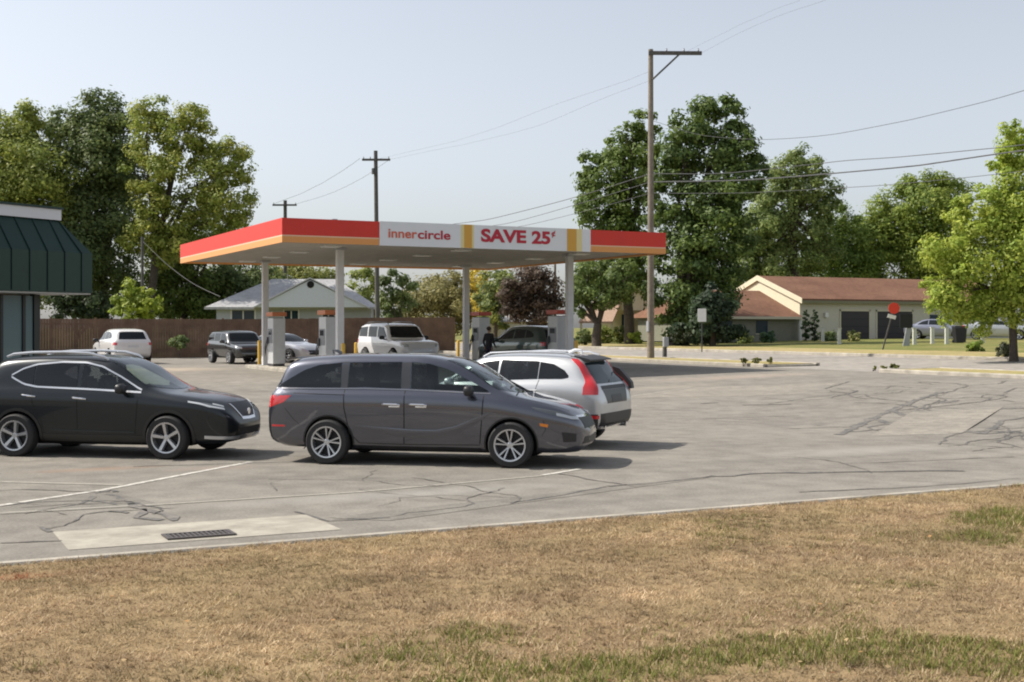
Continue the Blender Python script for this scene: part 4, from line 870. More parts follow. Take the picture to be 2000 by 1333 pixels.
far_car("white_crossover", "white crossover seen from behind in front of the brown fence", "crossover", 236, 62.5, -.52, .86, SUV, (.72, .71, .70), sx=.98, sy=1.02, sz=.98, metal=.0)
far_car("hatchback", "dark grey boxy hatchback facing the lot beside the left pump", "hatchback", 467, 62, .55, -.835, BOXY, (.045, .047, .048), sx=.86, sy=.98, sz=.86, metal=.5)
far_car("silver_sedan", "silver sedan half hidden behind the far left pump", "sedan", 553, 64, .80, -.60, SEDAN, (.50, .50, .53), metal=.6)
far_car("off_roader", "large white four-door with a roof rack parked under the canopy", "off-roader", 778, 57, .52, -.855, BOXY, (.66, .66, .67), sx=1.02, sy=1.03, sz=1.04, metal=.0, rails=True, grille=MAT['silvertrim'])
far_car("green_crossover", "dark green crossover seen from behind between the two right pumps", "crossover", 1024, 53.5, -.62, .785, SUV, (.045, .075, .070), sx=1.0, sy=1.02, sz=1.02, metal=.5)
far_car("pale_sedan", "pale sedan parked far across the side street behind the white posts", "sedan", 1834, 92, .86, -.5, SEDAN, (.26, .27, .34), metal=.5, group="cars beyond the side street", dz=.1)
far_car("light_sedan", "light silver sedan parked beyond the maple trunk", "sedan", 1950, 88, .9, -.44, SEDAN, (.40, .42, .44), metal=.4, group="cars beyond the side street", dz=.1)
# ------------------------------------------------------------------ fuel station
def face_a(px, b):
    r = (px - CX) / F; c, s = math.cos(YAW), math.sin(YAW); return (s * b + r * c * b) / (c - r * s)
CA0, CA1, CB0, CB1, CZ0, CZ1 = 11.9, 26.8, 40.4, 55.8, 4.98, 5.78
RED = M("canopy_red", (.62, .030, .018), .5, noise=.05, nscale=1.5); BANDY = M("canopy_orange_band", (.68, .30, .085), .4); BANDW = M("canopy_peach_line", (.74, .50, .34), .4)
PANELW = M("sign_panel_white", (.70, .72, .75), .35, noise=.03, nscale=1.2); AMB = M("sign_amber", (.62, .34, .05), .5); AMB2 = M("sign_pale_yellow", (.72, .62, .30), .4)
SOFF = ground_mat("canopy_soffit_paint", [(.70, .67, .60), (.78, .75, .68)], [.4, 2.], .6, .05, 10)
cn = empty("fuel_canopy", ((CA0 + CA1) / 2, (CB0 + CB1) / 2, float(tz(19, 48))), 0, "large red and white flat fuel canopy on four grey posts over the pumps", "fuel canopy")
INV = Vector((-(CA0 + CA1) / 2, -(CB0 + CB1) / 2, -float(tz(19, 48))))
def cb(mb, name, mat, parent=cn, smooth=False, label=None):
    o = mb.build(name, mat, parent, smooth); o.location = INV if parent is cn else (0, 0, 0)
    if label: o["label"] = label
    return o
# deck: soffit recessed behind the fascia, with panel joints
m = MB(); m.box(CA0 + .06, CA1 - .06, CB0 + .06, CB1 - .06, 5.06, 5.60); cb(m, "canopy_deck", SOFF)
m = MB()
for i in range(1, 36): y = CB0 + i * (CB1 - CB0) / 36; m.box(CA0 + .1, CA1 - .1, y - .012, y + .012, 5.045, 5.06)
cb(m, "soffit_joints", M("joint_grey", (.30, .29, .27), .7))
lm = M("canopy_lamp_lens", (.62, .62, .60), .3)
for i in range(3):
    for j in range(4):
        x, y = CA0 + 2.4 + i * 5.0, CB0 + 2.2 + j * 3.7; m = MB(); m.bevbox(x - .3, x + .3, y - .3, y + .3, 5.0, 5.055, .01); cb(m, "canopy_lamp", lm)
# fascia: four sides, each red over a white line and an orange band
def fascia(x0, x1, y0, y1):
    f = MB(); f.mat(0).box(x0, x1, y0, y1, 5.225, CZ1); f.mat(1).box(x0, x1, y0, y1, 5.185, 5.225); f.mat(2).box(x0, x1, y0, y1, CZ0, 5.185); return f
aW0, aW1 = face_a(741, CB0), face_a(1153, CB0)
cb(fascia(CA0, aW0 - .003, CB0, CB0 + .055), "fascia", [RED, BANDW, BANDY]); cb(fascia(aW1 + .003, CA1, CB0, CB0 + .055), "fascia", [RED, BANDW, BANDY])
cb(fascia(CA0, CA0 + .055, CB0 + .058, CB1 - .058), "fascia", [RED, BANDW, BANDY]); cb(fascia(CA1 - .055, CA1, CB0 + .058, CB1 - .058), "fascia", [RED, BANDW, BANDY])
cb(fascia(CA0, CA1, CB1 - .055, CB1), "fascia", [RED, BANDW, BANDY])
m = MB(); m.box(CA0 + .06, CA1 - .06, CB0 + .06, CB1 - .06, 5.62, 5.70); cb(m, "canopy_roof", MAT['grey'])
m = MB(); m.mat(0).box(aW0, aW1, CB0 - .02, CB0 + .055, CZ0 - .01, CZ1 + .01)
def stripe(p0, p1, i): m.mat(i).box(face_a(p0, CB0), face_a(p1, CB0), CB0 - .028, CB0 - .021, CZ0 - .005, CZ1 + .012)
stripe(900, 906, 2); stripe(906.3, 921, 1); stripe(921.3, 925, 2); stripe(1107, 1125, 1); stripe(1125.3, 1136, 2)
panel = cb(m, "sign_panel", [PANELW, AMB, AMB2])
def text(body, a0, a1, z0, h, mat, bold=.0, name="lettering"):
    cu = bpy.data.curves.new("txt", 'FONT'); cu.body = body; cu.extrude = .006; cu.offset = bold; cu.size = 1
    o = bpy.data.objects.new("txt", cu); COL.objects.link(o); dg = bpy.context.evaluated_depsgraph_get(); me = bpy.data.meshes.new_from_object(o.evaluated_get(dg))
    bpy.data.objects.remove(o); vs = np.array([v.co[:] for v in me.vertices]); lo, hi = vs.min(0), vs.max(0)
    for v in me.vertices:
        x, y, z = v.co; v.co = (a0 + (x - lo[0]) / (hi[0] - lo[0]) * (a1 - a0), CB0 - .030 - (z + .006) * .5, z0 + (y - lo[1]) / (hi[1] - lo[1]) * h)
    me.materials.clear(); me.materials.append(mat); t = bpy.data.objects.new(name, me); COL.objects.link(t); t.parent = panel; return t
LRED = M("letter_red", (.45, .012, .035), .5); LOR = M("letter_orange_red", (.62, .12, .06), .5)
def fa(px): return face_a(px, CB0)
text("inner", fa(758), fa(814), 5.24, .30, LOR, .018); text("circle", fa(815.5), fa(879), 5.235, .31, LRED, .020)
text("SAVE", fa(939), fa(1027), 5.20, .47, LRED, .038); text("25", fa(1038), fa(1074), 5.19, .47, LRED, .038); text("¢", fa(1076.5), fa(1084), 5.44, .25, LRED, .02)
# posts
PG = M("post_grey", (.60, .60, .61), .5, noise=.06)
for (x, y) in ((14.9, 43.4), (24.3, 43.4), (14.9, 53.1), (24.3, 53.1)):
    z = float(tz(x, y)); p = MB(); p.bevbox(x - .125, x + .125, y - .125, y + .125, z - .1, 5.05, .02); po = cb(p, "canopy_post", PG)
    k = MB(); k.box(x - .22, x + .22, y - .22, y + .22, z - .05, z + .16); cb(k, "post_plate", MAT['grey'], po); k = MB(); k.box(x - .2, x + .2, y - .2, y + .2, 4.97, 5.05); cb(k, "post_cap", MAT['grey'], po)
m = MB(); x = face_a(653, 44); m.tube([(x, 44, 5.65), (x, 44, 6.05)], .09, 10); m.tube([(x, 44, 6.05), (x, 44, 6.12)], .12, 10); cb(m, "roof_vent", MAT['grey'])
# islands, pumps, bollards
for i, x in enumerate((14.9, 24.3)):
    m = MB(); m.bevbox(x - .55, x + .55, 42.2, 54.3, float(tz(x, 48)) - .2, float(tz(x, 48)) + .15, .05)
    o = m.build("pump_island", MAT['concrete']); tag(o, ["long concrete pump island under the left canopy posts", "long concrete pump island under the right canopy posts"][i], "pump island", "pump islands under the canopy")
PB = M("pump_cabinet_grey", (.52, .53, .54), .4, .1, noise=.05); PD = M("pump_dark", (.05, .045, .05), .5); PO = M("pump_orange", (.50, .16, .06), .45); PR = M("pump_red", (.50, .08, .05), .45)
def pump():
    r = empty("fuel_pump", (0, 0, 0))
    m = MB(); m.bevbox(-.26, .26, -.40, .40, .10, 1.98, .02); m.build("cabinet", PB, r)
    m = MB(); m.box(-.24, .24, -.38, .38, 0, .10); m.build("plinth", PD, r)
    for s in (1, -1):
        m = MB(); m.box(min(s * .262, s * .275), max(s * .262, s * .275), -.30, .30, .95, 1.55); f = m.build("display_panel", M("pump_face", (.22, .23, .25), .3), r)
        m = MB(); m.box(min(s * .276, s * .284), max(s * .276, s * .284), -.2, .2, 1.30, 1.5); m.build("screen", M("pump_screen", (.03, .04, .05), .1), f)
        m = MB(); m.tube([(s * .30, .30, 1.2), (s * .38, .36, .75), (s * .36, .40, .38), (s * .34, .34, .75), (s * .29, .24, .98)], .022, 8); m.build("hose", PD, r)
        m = MB(); m.bevbox(s * .31 - .03, s * .31 + .03, .20, .28, .92, 1.2, .01); m.build("nozzle", PD, r)
    m = MB(); m.bevbox(-.31, .31, -.46, .46, 2.06, 2.23, .03); m.build("valance_board", PO, r)
    m = MB(); m.box(-.2, .2, -.34, .34, 1.98, 2.0); m.build("valance_neck", PD, r)
    return r
p0 = pump()
for i, (x, y, lab) in enumerate(((14.9, 44.6, "grey fuel pump with orange top behind the front left canopy post"), (14.9, 51.4, "grey fuel pump with dark orange top beside the rear left canopy post"),
        (24.3, 44.3, "grey fuel pump with red top beside the front right canopy post"), (24.3, 51.5, "grey fuel pump with red top beside the rear middle canopy post"))):
    r = p0 if i == 0 else copy_tree(p0); r.location = (x, y, float(tz(x, 48)) + .15); tag(r, lab, "fuel pump", "fuel pumps under the canopy")
    if i >= 2:
        for ch in r.children:
            if ch.name.startswith("valance_board"): ch.data = ch.data.copy(); ch.data.materials[0] = PR
bol = MB(); bol.lathe([(.0001, 0), (.075, 0), (.075, .98), (.06, 1.03), (.0001, 1.06)], 16)
b0 = bol.build("bollard", MAT['yellow'], smooth=True); BL = []
for i, (x, y, lab) in enumerate(((14.75, 42.6, "yellow steel bollard in front of the front left canopy post"), (24.15, 42.6, "yellow steel bollard in front of the front right canopy post"),
        (*at(695, 59), "orange yellow bollard left of the large white four-door"), (*at(895, 62), "yellow bollard left of the rear middle canopy post"), (14.9, 54.0, "yellow steel bollard behind the rear left canopy post"))):
    o = b0 if i == 0 else b0.copy()
    if i: COL.objects.link(o)
    o.location = (x, y, float(tz(x, y)) + (.15 if 14 < x < 25 and 42.2 < y < 54.3 and abs(x - 14.9) < .6 or abs(x - 24.3) < .6 else 0)); tag(o, lab, "bollard", "yellow bollards around the pumps")

# ------------------------------------------------------------------ shop with the green mansard at the left edge
GREEN = M("green_standing_seam", (.006, .032, .023), .35, .2, noise=.15, nscale=2); GREENR = M("green_batten", (.006, .026, .024), .4, .2)
DKF = M("dark_frame", (.012, .016, .016), .4); SG = glass("shop_glass", (.15, .215, .23), .03)
hx, hy = .496, .868; sx_, sy_ = st(-10.4, 28.0); rz = hdg(hx, hy)
shop = empty("shop", (sx_, sy_, .04), rz, "shop with a dark green metal mansard and glass front at the left edge", "shop")
def sb(mb, name, mat, parent=shop): return mb.build(name, mat, parent)
# local: +x along the front towards the corner (0), -y outwards, +y inwards
m = MB(); m.box(-14, 0, .12, 9, 0, 4.45); sb(m, "wall", M("shop_wall", (.30, .28, .25), .8, noise=.1))
m = MB(); m.box(-14, -.17, .02, .115, .35, 2.85); shop_glass = sb(m, "shop_window", SG)
m = MB(); m.box(-.16, .0, -.02, .118, 0, 2.88); m.box(-14, -.17, -.015, .1, 0, .34)
for x in (-.42, -1.0, -1.62, -2.3, -3, -3.7, -4.4): m.box(x - .035, x + .035, -.02, .019, .35, 2.86)
sb(m, "window_frame", DKF)
OV = .78
prof_out = OV; ZB, ZV, ZT = 2.92, 3.80, 4.52
m = MB()
def mans(x1o, yo, z): return (x1o, yo, z)
A = [(-14, -OV, ZB), (OV, -OV, ZB), (OV, 9, ZB)]; B = [(-14, -OV, ZV), (OV, -OV, ZV), (OV, 9, ZV)]; Cc = [(-14, -OV + .5, ZT), (OV - .5, -OV + .5, ZT), (OV - .5, 9, ZT)]
m.add(A + B + Cc, [(0, 1, 4, 3), (1, 2, 5, 4), (3, 4, 7, 6), (4, 5, 8, 7)])
m.add([(-14, -OV, ZB), (OV, -OV, ZB), (OV, 9, ZB), (-14, 9, ZB)], [(0, 1, 2, 3)]); m.add([(-14, -OV + .5, ZT), (OV - .5, -OV + .5, ZT), (OV - .5, 9, ZT), (-14, 9, ZT)], [(0, 1, 2, 3)])
man = sb(m, "mansard", GREEN)
m = MB()
for i in range(32):
    x = OV - .30 - i * .46; m.box(x - .012, x + .012, -OV - .022, -OV - .001, ZB + .03, ZV)
    m.add([(x - .018, -OV - .001, ZV), (x + .018, -OV - .001, ZV), (x + .018, -OV - .028, ZV), (x - .018, -OV - .028, ZV)] + [(min(q, OV - .52), -OV + .5 + e, ZT) for q, e in ((x - .018, 0), (x + .018, 0), (x + .018, -.02), (x - .018, -.02))], [(0, 1, 5, 4), (1, 2, 6, 5), (2, 3, 7, 6), (3, 0, 4, 7)])
m.build("roof_batten", GREENR, man)["kind"] = "stuff"
m = MB(); m.box(-14, OV - .02, -OV + .03, 8.9, ZB - .03, ZB - .004); sb(m, "soffit", M("pale_soffit", (.55, .54, .52), .6))
m = MB(); m.box(-14, OV - .46, -OV + .46, 8.8, ZT + .004, ZT + .24); sb(m, "white_fascia", M("shop_white_fascia", (.66, .67, .70), .5)); 
m = MB(); m.box(-14, OV - .42, -OV + .42, 8.9, ZT + .244, ZT + .29); sb(m, "roof_cap", GREENR)

# ------------------------------------------------------------------ brown board fence at the back of the lot
FB = 74.5
fence = empty("board_fence", (14, FB, .45), 0, "tall brown board fence along the back of the lot", "fence")
FW = M("fence_boards", (.145, .088, .057), .85, noise=.35, nscale=1.2, bump=.3); rnd = random.Random(3); m = MB(); x = -8.0
while x < 33.2:
    w = .145; z = float(tz(x, FB)); t = z + 2.24 + rnd.uniform(-.012, .012); m.box(x - 14, x - 14 + w - .008, -.012 + rnd.uniform(-.003, .003), .012, z - .5, t - .45 if True else t); x += w
m.build("fence_boards", FW, fence)
m = MB()
for z in (.45, 1.9): m.box(-22, 19.2, .014, .06, z, z + .09)
m.build("fence_rail", FW, fence); x = -8
while x < 33.5:
    m = MB(); m.box(x - 14 - .05, x - 14 + .05, .062, .16, -.3, 2.30); m.build("fence_post", FW, fence); x += 2.4

# ------------------------------------------------------------------ poles and wires
def util_pole(name, label, px, d, top_py, base_py=None, r0=.16, r1=.11, mat=MAT['wood'], lean=0, z0=None):
    a, b = at(px, d); z = float(tz(a, b)) if z0 is None else z0; zt_ = zat(top_py, d)
    e = empty(name, (a, b, z), 0, label, "utility pole", "wooden utility poles"); m = MB(); n = 9
    c, s = math.cos(-YAW), math.sin(-YAW)
    m.tube([(lean * (i / n) * c, lean * (i / n) * s, -.3 + (zt_ - z + .3) * i / n) for i in range(n + 1)], [r0 + (r1 - r0) * i / n for i in range(n + 1)], 14); m.build("pole_shaft", mat, e, True)
    return e, zt_ - z
def arm(e, h, x0, x1, z, th=.055, ang=-YAW, mat=MAT['wooddark'], name="crossarm", dip=0):
    T = Matrix.Rotation(ang, 4, 'Z'); m = MB(); m.box(x0, x1, -.2, -.2 + 2 * th * .9, z - th, z + th, T)
    o = m.build(name, mat, e); return o, T
def insul(e, T, xs, z, par):
    for x in xs: m = MB(); p = T @ Vector((x, -.14, z)); m.lathe([(.0001, 0), (.03, 0), (.045, .05), (.03, .10), (.04, .13), (.0001, .16)], 10, 'z', Matrix.Translation(p)); m.build("insulator", MAT['grey'], par)
e, h = util_pole("utility_pole", "tall wooden pole with a one-sided crossarm and diagonal brace, right of the canopy", 1271, 62, 97, r0=.18, r1=.12)
o, T = arm(e, h, -.12, 2.47, h - .20, .085, -YAW + .02); insul(e, T, (.75, 1.6, 2.3), h - .115, o)
m = MB(); m.tube([T @ Vector((.06, -.16, h - 1.5)), T @ Vector((1.36, -.16, h - .28))], .045, 8); m.build("arm_brace", MAT['wooddark'], e)
m = MB(); m.box(-.2, -.12, -.1, .1, 1.4, 1.9); m.build("pole_plate", MAT['grey'], e)
e, h = util_pole("utility_pole", "wooden pole with a symmetric crossarm rising behind the canopy", 738, 86, 295, r0=.17, r1=.13, mat=MAT['wooddark'], lean=-.15)
o, T = arm(e, h, -1.05, .85, h - .62, .07); insul(e, T, (-.95, -.5, .75), h - .56, o)
m = MB(); m.bevbox(-.42, -.16, -.2, .1, h - 1.6, h - 1.2, .03); m.build("transformer", MAT['darkgrey'], e)
e, h = util_pole("utility_pole", "distant short-looking pole with a crossarm above the red canopy corner", 557, 108, 392, r0=.17, r1=.15, mat=MAT['wooddark'], z0=.4)
o, T = arm(e, h, -1.05, 1.0, h - .4, .07); insul(e, T, (-.95, .9), h - .34, o)
util_pole("utility_pole", "thin bare pole among the trees left of the canopy", 278, 92, 463, r0=.12, r1=.10, mat=MAT['wooddark'], z0=.4)
util_pole("utility_pole", "thin grey pole seen under the canopy right of the purple tree", 1084, 96, 515, r0=.11, r1=.09, mat=MAT['wood'], z0=.6)
x, y = at(1298, 63); z = float(tz(x, y)); e = empty("stub_post", (x, y, z), 0, "short wooden stub post with a pale meter box right of the tall pole", "post")
m = MB(); m.tube([(0, 0, -.2), (.02, 0, 1.05)], [.12, .10], 10); m.build("post_shaft", MAT['wooddark'], e, True)
m = MB(); m.bevbox(-.2, .08, -.26, -.11, .62, 1.1, .03); m.build("meter_box", MAT['grey'], e)

WIREG = M('wire_grey', (.10, .10, .105), .6)
def wire(label, pts, r=.012):
    P = []
    for (px, py, d) in pts: a, b = at(px, d); P.append((a, b, zat(py, d)))
    P = np.array(P); L = np.concatenate([[0], np.cumsum(np.linalg.norm(np.diff(P, axis=0), axis=1))]); q = np.linspace(0, L[-1], 40)
    C_ = np.stack([np.interp(q, L, P[:, 0]), np.interp(q, L, P[:, 1]), pchip(L, P[:, 2], q)], 1); mid = C_[len(C_) // 2]
    o = MB().tube([tuple(p - mid) for p in C_], r, 5).build("overhead_wire", WIREG, None, True); o.location = tuple(mid); tag(o, label, "overhead wire", "overhead wires across the sky")
wire("upper thin wire from the pole behind the canopy to the tall right pole", [(742, 310, 86), (885, 277, 80), (971, 250, 76), (1113, 195, 69), (1227, 157, 64), (1268, 140, 62)], .0045)
wire("lower thin wire from the pole behind the canopy to the tall right pole", [(752, 314, 86), (900, 284, 80), (982, 265, 76), (1045, 248, 73), (1227, 174, 64), (1268, 158, 62)], .0045)
wire("upper of three wires rising from the canopy sign to the tall right pole", [(742, 455, 86), (942, 431, 77), (1040, 408, 72), (1122, 386, 68), (1270, 340, 62)], .018)
wire("middle of three wires rising from the canopy sign to the tall right pole", [(742, 470, 86), (985, 438, 75), (1122, 401, 68), (1270, 356, 62)], .014)
wire("lowest of three wires rising from the canopy sign to the tall right pole", [(742, 480, 86), (1020, 442, 73), (1122, 418, 68), (1270, 378, 62)], .012)
wire("thin wire above the thick black cable at the right", [(1270, 340, 62), (1450, 336, 58), (1610, 319, 55), (1780, 305, 51), (1950, 289, 48), (2150, 266, 44)], .016)
wire("thick black cable running to the yellow green maple", [(1270, 356, 62), (1460, 352, 58), (1640, 338, 54), (1800, 323, 51), (1935, 303, 48), (2150, 276, 44)], .028)
wire("pale thin wire below the thick black cable", [(1270, 378, 62), (1460, 377, 58), (1650, 367, 54), (1740, 361, 52), (1900, 346, 49), (2150, 318, 44)], .012)
wire("lone curving wire rising to the upper right edge", [(1270, 235, 62), (1380, 266, 60), (1500, 273, 58), (1640, 261, 54), (1780, 234, 50), (1920, 200, 46), (2000, 177, 44), (2160, 125, 41)], .012)
wire("faint wire from the crossarm tip to the top edge", [(1366, 106, 62), (1430, 72, 58), (1500, 40, 54), (1600, 5, 49), (1700, -30, 44)], .004)
wire("faint inner wire from the crossarm to the top edge", [(1335, 104, 62), (1420, 62, 58), (1490, 30, 54), (1560, 2, 49), (1640, -30, 44)], .0035)
wire("upper faint wire between the two poles behind the canopy", [(703, 310, 86), (672, 332, 91), (630, 358, 98), (590, 378, 103), (536, 398, 108)], .012)
wire("lower faint wire between the two poles behind the canopy", [(758, 314, 86), (700, 352, 91), (640, 380, 98), (578, 399, 108)], .010)
wire("pale slanting guy wire left of the canopy", [(277, 470, 92), (330, 520, 90), (380, 556, 88), (430, 580, 86)], .020)

# ------------------------------------------------------------------ houses
ROOFR = ground_mat("red_shingle", [(.175, .090, .060), (.235, .125, .083)], [.35, 4, 20], .9, .5, 25)
ROOFG = ground_mat("grey_shingle", [(.38, .38, .39), (.46, .46, .47)], [.5, 5], .9, .5, 25)
CREAM = M("cream_siding", (.72, .66, .49), .7, noise=.05); OLIVE = M("olive_wall", (.22, .22, .17), .8, noise=.1); TRIM = M("trim_cream", (.60, .55, .42), .6)
GDOOR = M("dark_garage_door", (.028, .024, .028), .6); BLUEW = M("blue_white_siding", (.60, .64, .70), .7, noise=.04); WIN = glass("house_glass", (.03, .05, .07), .05)
def roof_gable(m, x0, x1, y0, y1, ze, zr_, th=.14, ov=.4):
    ym = (y0 + y1) / 2
    for s, ye in ((-1, y0), (1, y1)):
        k = (zr_ - ze) / abs(ym - ye); yo = ye + s * ov; zo = ze - k * ov
        m.add([(x0, yo, zo), (x1, yo, zo), (x1, ym, zr_), (x0, ym, zr_), (x0, yo, zo + th), (x1, yo, zo + th), (x1, ym, zr_ + th), (x0, ym, zr_ + th)], [(0, 1, 2, 3), (7, 6, 5, 4), (0, 4, 5, 1), (0, 3, 7, 4), (1, 5, 6, 2)])
# long red-roofed house at the right
HX, HYb = 60.0, 73.0; hz = 1.18
rh = empty("red_roof_house", (HX, HYb, hz), 0, "long house with a red shingle roof, cream gable and two dark garage doors", "house")
D2 = 9.6; zE, zR = 3.10, 4.80
m = MB(); 
m.box(0, 22, 0, D2, 0, zE); m.add([(0, 0, zE), (0, D2, zE), (0, D2 / 2, zR - .02), (22, 0, zE), (22, D2, zE), (22, D2 / 2, zR - .02)], [(0, 1, 2), (3, 5, 4)])
w = m.build("wall", [M("pale_olive_wall", (.56, .53, .45), .8, noise=.06)], rh)
m = MB(); m.add([(-.012, .0, 1.2), (-.012, D2, 1.2), (-.012, D2, zE), (-.012, D2 / 2, zR - .03), (-.012, 0, zE)], [(0, 1, 2, 3, 4)]); m.build("gable", CREAM, rh)
m = MB(); roof_gable(m, -.10, 22.5, 0, D2, zE, zR); rf = m.build("roof", ROOFR, rh)
m = MB()
for s in (0, 1):
    y0 = -.4 if s == 0 else D2 + .4; ze = zE - .4 * (zR - zE) / (D2 / 2)
    m.add([(-.16, y0, ze - .22), (-.16, D2 / 2, zR - .22), (-.16, D2 / 2, zR + .17), (-.16, y0, ze + .17), (-.102, y0, ze - .22), (-.102, D2 / 2, zR - .22), (-.102, D2 / 2, zR + .17), (-.102, y0, ze + .17)], [(0, 1, 2, 3), (7, 6, 5, 4), (0, 4, 5, 1), (1, 5, 6, 2), (2, 6, 7, 3), (3, 7, 4, 0)])
m.build("barge_board", CREAM, rf)
m = MB(); m.box(-.1, 22.5, -.46, -.41, zE - .32, zE - .12); m.build("eave_fascia", M("eave_olive", (.20, .19, .12), .7), rf)
for (x0, x1) in ((3.8, 6.5), (7.3, 10.75)):
    m = MB(); m.box(x0, x1, -.03, -.004, 0, 2.22); d = m.build("garage_door", GDOOR, rh)
    m = MB()
    for z in (.55, 1.1, 1.65): m.box(x0, x1, -.034, -.031, z - .012, z + .012)
    m.build("door_groove", MAT['seam'], d)
    m = MB(); m.box(x0 - .12, x0 - .004, -.05, -.004, 0, 2.34); m.box(x1 + .004, x1 + .12, -.05, -.004, 0, 2.34); m.box(x0 - .12, x1 + .12, -.05, -.004, 2.224, 2.36); m.build("door_frame", TRIM, d)
m = MB(); m.bevbox(2.2, 2.5, -.2, -.004, 1.75, 2.1, .03); m.build("wall_lamp", MAT['white'], rh)
m = MB(); m.box(12.6, 13.8, -.03, -.004, .9, 2.0); m.build("window", WIN, rh)
# lower wing with its own ridge
m = MB(); m.box(-8.2, -.02, .05, 8.9, 0, 1.75); m.build("wing_wall", OLIVE, rh)
zw, zwr = 1.73, 3.80
m = MB(); E = [(-8.6, -.5, zw), (-.015, -.5, zw), (-.015, 9.9, zw), (-8.6, 9.9, zw)]; Rg = [(-6.6, 4.7, zwr), (-.015, 4.7, zwr)]
m.add(E + Rg, [(0, 1, 5, 4), (3, 4, 5, 2), (0, 4, 3), (0, 3, 2, 1), (1, 2, 5)]); m.build("wing_roof", ROOFR, rh)
m = MB(); m.box(-8.62, -.02, -.56, -.505, zw - .12, zw + .06); m.build("wing_gutter", TRIM, rh)
for x in (-6.5, -3.4): m = MB(); m.box(x - .5, x + .5, .01, .045, .6, 1.5); f = m.build("window", WIN, rh); m = MB(); m.box(x - .58, x + .58, -.01, .008, .52, .59); m.build("sill", TRIM, f)
m = MB(); m.tube([(-.3, -.35, 0), (-.3, -.35, 1.75)], .12, 8); m.build("porch_post", MAT['white'], rh)

# white house with a round gable vent behind the fence
d0 = 94; x, y = at(575, d0); wh = empty("white_house", (x, y, .45), -YAW + rad(5), "blue white gabled house with a round dark vent behind the fence", "house")
def HXp(px): return (px - 575) / F * d0
zE, zR = zat(601, d0) - .45, zat(543, d0 + 2) - .45
m = MB(); m.box(HXp(425), HXp(724), 0, 9, 0, zE); m.build("wall", M("bluegrey_wall", (.42, .45, .50), .7, noise=.05), wh)
m = MB(); X0, X1 = HXp(404), HXp(740); E = [(X0, -.6, zE), (X1, -.6, zE), (X1, 9.6, zE), (X0, 9.6, zE)]; Rg = [(HXp(520), 4.5, zR), (HXp(650), 4.5, zR)]
m.add(E + Rg, [(0, 1, 5, 4), (2, 3, 4, 5), (0, 4, 3), (1, 2, 5), (0, 3, 2, 1)]); m.add([(X0, -.62, zE - .16), (X1, -.62, zE - .16), (X1, -.62, zE + .02), (X0, -.62, zE + .02)], [(0, 1, 2, 3)]); m.build("roof", ROOFG, wh)
gx0, gx1, ga = HXp(505), HXp(716), HXp(608); zG = zat(547, d0 - 1.4) - .45
m = MB(); m.prism([(gx0, zE), (gx1, zE), (ga, zG)], 'y', -1.5, 4); m.build("gable", BLUEW, wh)
m = MB()
for (xa, xb) in ((gx0 - .2, ga), (gx1 + .2, ga)):
    za = zE - .10; m.add([(xa, -1.62, za), (xb, -1.62, zG + .08), (xb, 4.2, zG + .08), (xa, 4.2, za), (xa, -1.62, za + .10), (xb, -1.62, zG + .18), (xb, 4.2, zG + .18), (xa, 4.2, za + .10)], [(0, 1, 2, 3), (4, 5, 6, 7), (0, 1, 5, 4), (0, 3, 7, 4)])
m.build("gable_roof", M("pale_barge", (.52, .53, .55), .7), wh)
m = MB(); m.lathe([(.0001, -1.53), (.26, -1.53), (.26, -1.505), (.0001, -1.505)], 20, 'y', Matrix.Translation((HXp(609), 0, zat(556, d0 - 1.5) - .45))); m.build("round_vent", MAT['seam'], wh)
for (p0, p1) in ((455, 498), (556, 582), (630, 652)):
    m = MB(); m.box(HXp(p0), HXp(p1), -.03, -.004, zE - 1.35, zE - .25); f = m.build("window", WIN, wh); m = MB(); a0, a1 = HXp(p0), HXp(p1)
    m.box(a0 - .1, a0 - .002, -.05, -.004, zE - 1.45, zE - .15); m.box(a1 + .002, a1 + .1, -.05, -.004, zE - 1.45, zE - .15); m.box((a0 + a1) / 2 - .04, (a0 + a1) / 2 + .04, -.05, -.031, zE - 1.35, zE - .25); m.box(a0 - .1, a1 + .1, -.05, -.004, zE - 1.52, zE - 1.452); m.build("window_frame", MAT['white'], f)

# cream house behind the tall pole
d0 = 98; x, y = at(1205, d0); ch = empty("cream_house", (x, y, 1.3), -YAW - rad(12), "cream house with a low tan roof half hidden by trees left of the tall pole", "house")
def HC(px): return (px - 1205) / F * d0
m = MB(); m.box(HC(1165), HC(1290), 0, 8, 0, 2.6); m.prism([(HC(1190), 2.6), (HC(1290), 2.6), (HC(1243), 4.1)], 'y', -.6, 0); m.box(HC(1192), HC(1288), -.6, -.004, 2.2, 2.6); m.build("wall", CREAM, ch)
m = MB(); m.add([(HC(1140), -2.6, 1.35), (HC(1205), -2.6, 1.35), (HC(1215), -.61, 2.9), (HC(1160), -.61, 2.9), (HC(1140), -2.6, 1.22), (HC(1205), -2.6, 1.22), (HC(1215), -.61, 2.77), (HC(1160), -.61, 2.77)], [(0, 1, 2, 3), (4, 7, 6, 5), (0, 4, 5, 1), (1, 5, 6, 2), (0, 3, 7, 4)])
for (xa, xb) in ((HC(1180), HC(1243)), (HC(1300), HC(1243))): m.add([(xa, -1.0, 2.3), (xb, -1.0, 4.2), (xb, 8, 4.2), (xa, 8, 2.3), (xa, -1.0, 2.45), (xb, -1.0, 4.35), (xb, 8, 4.35), (xa, 8, 2.45)], [(0, 1, 2, 3), (4, 5, 6, 7), (0, 1, 5, 4), (0, 3, 7, 4)])
m.build("roof", M("tan_roof", (.40, .27, .20), .85, noise=.12), ch)
for p in (1225, 1258): m = MB(); m.box(HC(p) - .35, HC(p) + .35, -.64, -.605, .8, 1.9); m.build("window", WIN, ch)
